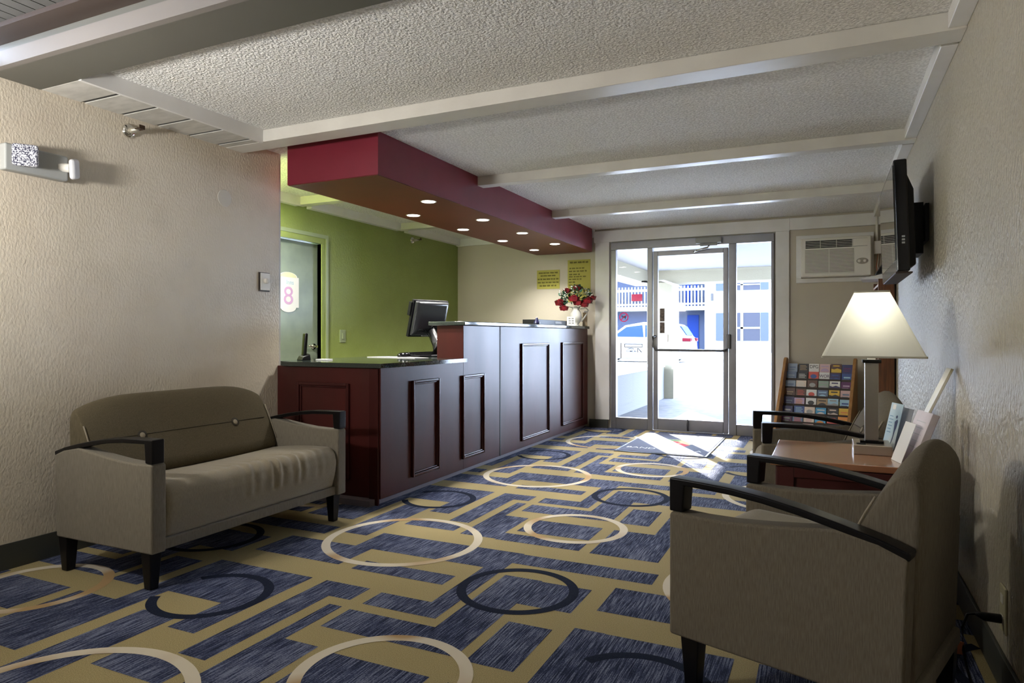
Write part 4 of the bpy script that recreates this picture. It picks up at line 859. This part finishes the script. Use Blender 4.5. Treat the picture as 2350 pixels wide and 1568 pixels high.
def sprinkler(loc, label, ln=0.075):
    t = thing('sprinkler', label, 'sprinkler', loc, 0, 'sidewall sprinklers')
    MB().lathe([(0.040, 0.0), (0.040, 0.004), (0.030, 0.016), (0.020, 0.020)], (0, 0, 0), 'x', 24).build('escutcheon', M['chrome'], t, smooth=True)
    MB().lathe([(0.017, 0.012), (0.017, ln * .6), (0.012, ln * .65), (0.012, ln)], (0, 0, 0), 'x', 14).build('sprinkler_body', mat('aged_nickel', (0.45, 0.42, 0.34), 0.4, metal=0.5), t, smooth=True)
    MB().tube([(ln - .005, -0.012, 0), (ln + 0.02, -0.016, 0), (ln + 0.035, 0, 0), (ln + 0.02, 0.016, 0), (ln - .005, 0.012, 0)], 0.004, 6).box(ln + 0.033, ln + 0.037, -0.016, 0.016, -0.004, 0.018).build('deflector', mat('dark_brass', (0.06, 0.035, 0.02), 0.4, metal=0.6), t)
sprinkler((XL, 2.485, 2.235), 'chrome sidewall sprinkler high on the beige sofa wall')
sprinkler((XG, 6.74, 2.235), 'dark sidewall sprinkler high on the green wall', 0.085)
t = thing('wall_dial', 'small square off-white dial plate near the end of the sofa wall', 'thermostat', (XL, 3.475, 1.472))
MB().box(0, 0.006, -0.050, 0.046, -0.066, 0.064).build('back_frame', M['brown'], t)
MB().box(0.006, 0.012, -0.040, 0.044, -0.058, 0.060).build('plate', M['offw'], t, bevel=0.003)
MB().lathe([(0.018, 0.012), (0.018, 0.030), (0.010, 0.034), (0.001, 0.035)], (0, 0.002, 0.006), 'x', 20).build('dial', M['offw'], t, smooth=True)
tag(MB().lathe([(0.055, 0.0), (0.053, 0.003), (0.001, 0.003)], (XL, 3.14, 1.985), 'x', 30).build('blank_cover', mat('painted_cover', (0.60, 0.57, 0.50), 0.5), smooth=False), 'round painted cover plate on the sofa wall', 'cover plate')

# ------------------------------------------------------------------ green wall fittings, door
d2 = tag(thing('door_2', None, None, (XG, 4.80, 0)), 'grey green door in the olive wall behind the desk', 'door', kind='structure')
MB().box(-0.09, 0.012, 0.35, 0.41, 0, 1.9945).box(-0.09, 0.012, -0.41, -0.35, 0, 1.9945).box(-0.09, 0.012, -0.41, 0.41, 1.995, 2.05).build('door_frame', M['green'], d2, bevel=0.002)
MB().box(0.0, 0.016, 0.405, 0.44, 0, 2.0495).box(0.0, 0.016, -0.41, 0.44, 2.05, 2.085).build('casing', M['greenframe'], d2)
dlf = MB().box(-0.085, -0.045, -0.35, 0.35, 0.01, 1.99).build('door_leaf', M['greendoor'], d2)
MB().lathe([(0.028, 0), (0.028, 0.012), (0.012, 0.016), (0.012, 0.05)], (-0.045, 0.29, 1.0), 'x', 16).tube([(0.0, 0.29, 1.0), (0.004, 0.24, 1.0), (0.0, 0.18, 1.005)], 0.010, 8).build('handle', M['chrome'], dlf, smooth=True)
sg = thing('door_sign', 'white plaque with pale yellow arch and pink 8 on the green door', 'sign', (XG - 0.044, 4.755, 1.50))
arc = [(0.115 * math.cos(q), 0.145 + 0.045 * math.sin(q)) for q in [PI * k / 12 for k in range(13)]]
arc2 = [(0.10 * math.cos(q), -0.135 + 0.045 * math.sin(q)) for q in [PI + PI * k / 12 for k in range(13)]]
MB().prism([(0.135, 0.145)] + arc + [(-0.135, 0.145), (-0.135, -0.135)] + arc2 + [(0.135, -0.135)], 0, 0.004, 'x').build('plaque', M['paper'], sg)
MB().prism([(p[0] * 0.93, p[1] - .002) for p in arc], 0.004, 0.0046, 'x').build('yellow_arch', M['paley'], sg)
YZ = lambda x, y, z: frame((x, y, z), (0, 1, 0), (0, 0, 1), (1, 0, 0))
lettering('8', 0.235, M['pink'], sg, YZ(0.0045, 0.0, -0.035), sx=1.15)
lettering('Inns', 0.060, M['palebl'], sg, YZ(0.0045, 0.02, 0.095))
t = thing('light_switch', 'green painted light switch on the olive wall', 'light switch', (XG, 5.47, 1.10))
MB().box(0, 0.007, -0.045, 0.045, -0.065, 0.065).build('plate', M['greenframe'], t, bevel=0.003)
MB().box(0.007, 0.014, -0.014, 0.014, -0.030, 0.030).build('rocker', M['greenframe'], t, bevel=0.002)

# ------------------------------------------------------------------ yellow notices
def notice(x0, x1, z0, z1, lines, label):
    t = thing('notice', label, 'notice', ((x0 + x1) / 2, YD - 0.002, (z0 + z1) / 2), 0, 'yellow notices on the end wall')
    w, h = (x1 - x0) / 2, (z1 - z0) / 2
    MB().box(-w, w, -0.002, 0, -h, h).build('sheet', M['yellow'], t)
    b = MB(); random.seed(int(w * 1000))
    for (zf, a, c_, th) in lines:
        x = -w + 2 * w * a; end = -w + 2 * w * c_
        while x < end - 0.006:
            n = min(random.uniform(0.02, 0.055), end - x)
            q = x
            while q < x + n - 0.005:
                b.box(q, q + 0.0062, -0.0028, -0.002, h - 2 * h * zf - th * random.uniform(.8, 1.05), h - 2 * h * zf + th * random.uniform(.7, 1.05)); q += 0.0082
            x += n + 0.009
    b.build('printed_text', M['ink'], t)
notice(-3.305, -3.0, 1.69, 1.925, [(.15, .08, .93, .009), (.30, .16, .84, .009), (.48, .04, .96, .010), (.66, .04, .97, .009), (.83, .12, .85, .010)], 'smaller landscape yellow notice with five lines of bold text')
notice(-2.895, -2.60, 1.52, 2.035, [(.06, .10, .90, .012), (.20, .08, .75, .009), (.27, .06, .85, .009), (.345, .07, .55, .009), (.40, .06, .80, .008), (.46, .06, .62, .008), (.53, .05, .35, .009), (.60, .05, .58, .009)], 'taller yellow notice partly hidden by the red flowers')

# ------------------------------------------------------------------ door mat
t = thing('door_mat', 'navy doormat with red emblem and white lettering by the entrance', 'doormat', (-1.415, 6.94, 0.002))
MB().prism([(-0.43, -0.69), (0.43, -0.68), (0.43, 0.69), (-0.43, 0.66)], 0, 0.006, 'z').build('rubber_edge', M['blackm'], t, bevel=0.002)
MB().prism([(-0.41, -0.66), (0.41, -0.66), (0.41, 0.66), (-0.41, 0.64)], 0.006, 0.009, 'z').build('pile', M['matrub'], t)
b = MB().prism([(-0.17, -0.22), (0.12, -0.26), (0.20, 0.02), (0.10, 0.22), (-0.15, 0.20), (-0.22, 0.0)], 0.009, 0.0094, 'z')
b.build('emblem_cream', M['matyel'], t)
MB().prism([(0.0, -0.20), (0.13, -0.25), (0.18, -0.10), (0.09, -0.02), (-0.02, -0.06)], 0.0094, 0.0098, 'z').prism([(-0.05, 0.0), (0.04, -0.03), (0.06, 0.06), (-0.02, 0.10), (-0.10, 0.08)], 0.0094, 0.0098, 'z').build('emblem_red', M['matred'], t)
MB().prism([(-0.14, 0.12), (0.02, 0.11), (0.05, 0.18), (-0.12, 0.20)], 0.0094, 0.0098, 'z').build('emblem_green', M['matgrn'], t)
lettering('BAND', 0.105, M['matwhite'], t, frame((-0.23, -0.44, 0.0092), (1, 0, 0), (0, 1, 0), (0, 0, 1)), extrude=0.0003)
lettering('AP A', 0.095, M['matwhite'], t, frame((0.25, -0.44, 0.0092), (1, 0, 0), (0, 1, 0), (0, 0, 1)), extrude=0.0003)

# ------------------------------------------------------------------ unseen lamps: added floor lamp as fill, and the alcove lamp
t = thing('added_floor_lamp', 'added tall floor lamp, unseen behind the viewpoint near the sofa wall', 'lamp', (-2.92, 0.65, 0))  # added unseen lamp that fills the near room and ceiling
MB().lathe([(0.15, 0.0), (0.15, 0.02), (0.02, 0.035), (0.012, 0.05), (0.012, 1.45)]).build('lamp_stand', M['nickel'], t, smooth=True)
MB().lathe([(0.20, 1.35), (0.13, 1.65)]).build('lamp_shade', M['shade'], t, smooth=True)
la = bpy.data.lights.new('added_floor_lamp_light', 'POINT'); la.energy = 30; la.shadow_soft_size = 0.12; la.color = (1, 0.97, 0.93)
lo = bpy.data.objects.new('added_floor_lamp_light', la); C.objects.link(lo); lo.parent = t; lo.location = (0, 0, 1.70)
MB().lathe([(0.001, 1.60), (0.04, 1.56), (0.001, 1.45)], n=12).build('bulb', M['bulb'], t, smooth=True)

t = thing('ceiling_light', 'round ceiling lamp over the desk alcove hidden by the sofa wall', 'ceiling light', (-3.98, 3.80, ZC - 0.001))
MB().lathe([(0.15, 0.0), (0.15, -0.03), (0.13, -0.04)]).build('lamp_frame', M['offw'], t)
MB().lathe([(0.128, -0.04), (0.08, -0.055), (0.001, -0.06)]).build('diffuser', M['panelglow'], t, smooth=True)
la = bpy.data.lights.new('alcove_lamp_light', 'AREA'); la.energy = 12; la.size = 0.25; la.color = (1, 0.96, 0.90)
lo = bpy.data.objects.new('alcove_lamp_light', la); C.objects.link(lo); lo.parent = t; lo.location = (0, 0, -0.07)

# ------------------------------------------------------------------ outside
struct('ground', MB().box(-40, 30, YD + 0.12, 80, -0.10, -0.005).box(-40, 30, -30, -3.12, -0.10, -0.005), M['asphalt'], 'pale concrete forecourt outside the doors', 'ground')
struct('path', MB().box(-2.6, 5.5, YD + 0.13, 12.3, -0.004, 0.0), mat('canopy_shade_ground', (0.115, 0.118, 0.13), 0.9, spec=0.02, col2=(0.15, 0.15, 0.16), nscale=8), 'darker grey ground sheet with the canopy shade painted in', 'ground')  # added sheet: shade under the canopy put into a darker ground colour
cn = thing('entrance_canopy', 'white entrance canopy with cream fascia and square column', 'canopy', (-2.8, 12.2, 0))
def O(b): return b.xform(Matrix.Translation((2.8, -12.2, 0)))
O(MB().box(-3.35, 6.0, YD + 0.14, 12.75, 2.27, 2.42)).build('canopy_ceiling', M['canopy'], cn)
O(MB().box(-3.30, 6.0, 12.05, 12.65, 2.05, 2.27)).build('far_fascia', M['stucco'], cn)
O(MB().box(-3.30, -2.92, YD + 0.14, 12.05, 2.05, 2.27)).build('side_fascia', M['stucco'], cn)
O(MB().box(-2.92, -2.48, 11.98, 12.62, 0.5, 2.05)).build('column', M['stucco'], cn)
O(MB().box(-2.96, -2.44, 11.93, 12.66, 0.0, 0.52)).build('column_base', M['stucco'], cn)
O(MB().box(-2.70, -2.55, 11.965, 11.985, 1.00, 1.13)).build('column_plaque', mat('brown_plaque', (0.20, 0.12, 0.10), 0.5), cn)
lw = thing('planter_wall', 'low white stucco planter wall left of the entrance path', 'wall', (-2.8, 10.4, 0))
MB().box(-0.2, 0.2, -1.9, 1.50, 0.0, 0.56).build('wall_body', M['stuccow'], lw)
MB().box(-0.23, 0.22, -1.9, 1.50, 0.56, 0.60).build('coping', mat('pebble_coping', (0.40, 0.37, 0.33), 0.9, col2=(0.62, 0.60, 0.56), nscale=30), lw)
sn = MB(); random.seed(5)
nx, ny = 60, 8
vs = []; 
for i in range(nx + 1):
    for j in range(ny + 1):
        x = -14 + 24 * i / nx; yv = 33 + 6 * j / ny; e = math.sin(PI * j / ny)
        vs.append((x, yv, -0.004 + 0.42 * e * (0.6 + 0.4 * math.sin(x * 1.3) * math.sin(x * 0.47 + 1))))
sn.add(vs, [(i * (ny + 1) + j, (i + 1) * (ny + 1) + j, (i + 1) * (ny + 1) + j + 1, i * (ny + 1) + j + 1) for i in range(nx) for j in range(ny)])
tag(sn.build('snow_bank', M['snow'], smooth=True), 'long low bank of dirty snow across the forecourt', 'snow', kind='stuff')
# motel building
BY = 49.0
mo = thing('motel_building', 'two storey white motel with blue doors across the forecourt', 'building', (-9, BY, 0))
def B(b): return b.xform(Matrix.Translation((9, -BY, 0)))
def bx_(px, y=None): # world x on the plane y=BY for a picture column
    a = (px - 1175) / 1547.8; c_, s_ = math.cos(.43663), math.sin(.43663)
    return BY * (c_ * a - s_) / (s_ * a + c_)
def bz_(py, px):
    a = (px - 1175) / 1547.8; c_, s_ = math.cos(.43663), math.sin(.43663); t_ = BY / (s_ * a + c_)
    return H - (py - 771.6) / 1547.8 * t_
x_l, x_c0, x_c1, x_r = bx_(1380), bx_(1617), bx_(1655), bx_(1800)
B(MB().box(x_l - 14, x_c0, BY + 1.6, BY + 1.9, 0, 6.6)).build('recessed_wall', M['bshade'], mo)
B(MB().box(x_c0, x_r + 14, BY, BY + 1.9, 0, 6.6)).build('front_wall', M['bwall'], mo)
B(MB().box(x_l - 14, x_r + 14, BY - 0.4, BY + 6, 6.6, 6.9)).build('roof', M['bwall'], mo)
B(MB().box(x_l - 14, x_c0, BY - 0.05, BY + 1.6, 2.95, 3.25)).build('balcony_floor', M['bwall'], mo)
def win(x0, x1, z0, z1, shut=True):
    wq = B(MB().box(x0, x1, BY - 0.06, BY - 0.01, z0, z1)).build('window', M['bglass'], mo)
    xm = (x0 + x1) / 2
    B(MB().box(xm - 0.09, xm + 0.09, BY - 0.09, BY - 0.06, z0, z1).box(x0, x1, BY - 0.09, BY - 0.06, z0 + (z1 - z0) * .42, z0 + (z1 - z0) * .46 + .05)).build('window_bars', M['bwall'], wq)
    for a in ((x0 - 0.55, x0 - 0.06), (x1 + 0.06, x1 + 0.55)): B(MB().box(a[0], a[1], BY - 0.08, BY - 0.01, z0, z1)).build('shutter', M['bshut'], mo)
win(bx_(1662), bx_(1744), bz_(782, 1700), bz_(718, 1700)); win(bx_(1662), bx_(1744), bz_(666, 1700), bz_(640, 1700))
B(MB().box(bx_(1568), bx_(1595), BY + 1.52, BY + 1.6, 0, bz_(722, 1580) )).build('door', M['bdoor'], mo)
B(MB().box(bx_(1564), bx_(1577), BY + 1.52, BY + 1.6, 3.25, 5.6)).build('door', M['bdoor'], mo)
B(MB().box(bx_(1583), bx_(1595), BY + 1.52, BY + 1.6, 3.25, 5.6)).build('door', M['bdoor'], mo)
B(MB().box(bx_(1632), bx_(1637), BY - 0.15, BY, 3.6, 4.1)).build('wall_lantern', M['blackm'], mo)
rl = MB()
x = x_l - 8
while x < x_c0 - 0.05:
    rl.box(x, x + 0.10, BY - 0.10, BY - 0.04, 3.25, 4.70); x += 0.24
rl.box(x_l - 8, x_c0, BY - 0.12, BY - 0.02, 3.35, 3.47).box(x_l - 8, x_c0, BY - 0.12, BY - 0.02, 4.35, 4.52)
B(rl).build('railing', M['bwall'], mo)
tag(MB().box(bx_(1452), bx_(1476), BY - 0.35, BY - 0.25, bz_(692, 1460), bz_(676, 1460)).build('red_banner', M['signred']), 'red banner hung on the motel balcony railing', 'banner')
# car
cr = thing('car', 'white hatchback parked across the forecourt, red tail lamp showing', 'car', (-7.3, 28.8, 0))
side = [(-2.25, 0.14), (-2.3, 0.75), (-1.9, 0.98), (-1.1, 1.08), (-0.45, 1.55), (0.3, 1.68), (1.3, 1.66), (1.75, 1.58), (2.10, 1.10), (2.24, 0.95), (2.27, 0.55), (2.15, 0.14)]
MB().prism(side, -0.88, 0.88, 'y').build('body', M['carw'], cr, bevel=0.08, seg=3)
MB().prism([(-0.95, 1.08), (-0.38, 1.48), (0.3, 1.56), (0.35, 1.06)], -0.892, 0.892, 'y').prism([(0.42, 1.06), (0.42, 1.56), (1.25, 1.54), (1.62, 1.40), (1.78, 1.08)], -0.892, 0.892, 'y').build('side_windows', M['carg'], cr)
MB().prism([(1.80, 1.50), (2.05, 1.14), (2.11, 1.14), (1.86, 1.52)], -0.70, 0.70, 'y').build('rear_window', M['carg'], cr)
for yv in (-0.70, 0.70):
    MB().box(1.95, 2.285, yv - 0.2, yv + 0.2, 0.88, 1.02).build('tail_lamp', M['carr'], cr, bevel=0.02)
    for xv in (-1.35, 1.35):
        wl = MB().lathe([(0.33, -0.10), (0.35, -0.08), (0.35, 0.08), (0.33, 0.10)], (xv, yv * 1.16, 0.345), 'y', 24).build('wheel', M['tyre'], cr)
        MB().lathe([(0.20, -0.105), (0.20, 0.105)], (xv, yv * 1.16, 0.345), 'y', 20).build('hub', M['alu'], wl)

# ------------------------------------------------------------------ light
W = bpy.data.worlds.new('World'); scn.world = W; W.use_nodes = True
bg = W.node_tree.nodes['Background']; bg.inputs['Color'].default_value = (0.62, 0.76, 1.0, 1); bg.inputs['Strength'].default_value = 7.5
sun = bpy.data.lights.new('sun', 'SUN'); sun.energy = 5.5; sun.angle = 0.009; sun.color = (1.0, 0.96, 0.88)
sob = bpy.data.objects.new('sun', sun); C.objects.link(sob)
el = math.radians(22.5); az = Vector((-0.505, 0.863, 0)).normalized()
dirv = -(az * math.cos(el) + Vector((0, 0, math.sin(el))))
sob.rotation_euler = dirv.to_track_quat('-Z', 'Y').to_euler()

scn.view_settings.view_transform = 'Standard'; scn.view_settings.look = 'None'; scn.view_settings.gamma = 1; scn.view_settings.exposure = 2.72
scn.view_settings.use_curve_mapping = False
scn.cycles.max_bounces = 10; scn.cycles.diffuse_bounces = 6; scn.cycles.transparent_max_bounces = 12
scn.cycles.use_denoising = True; scn.cycles.sample_clamp_indirect = 8
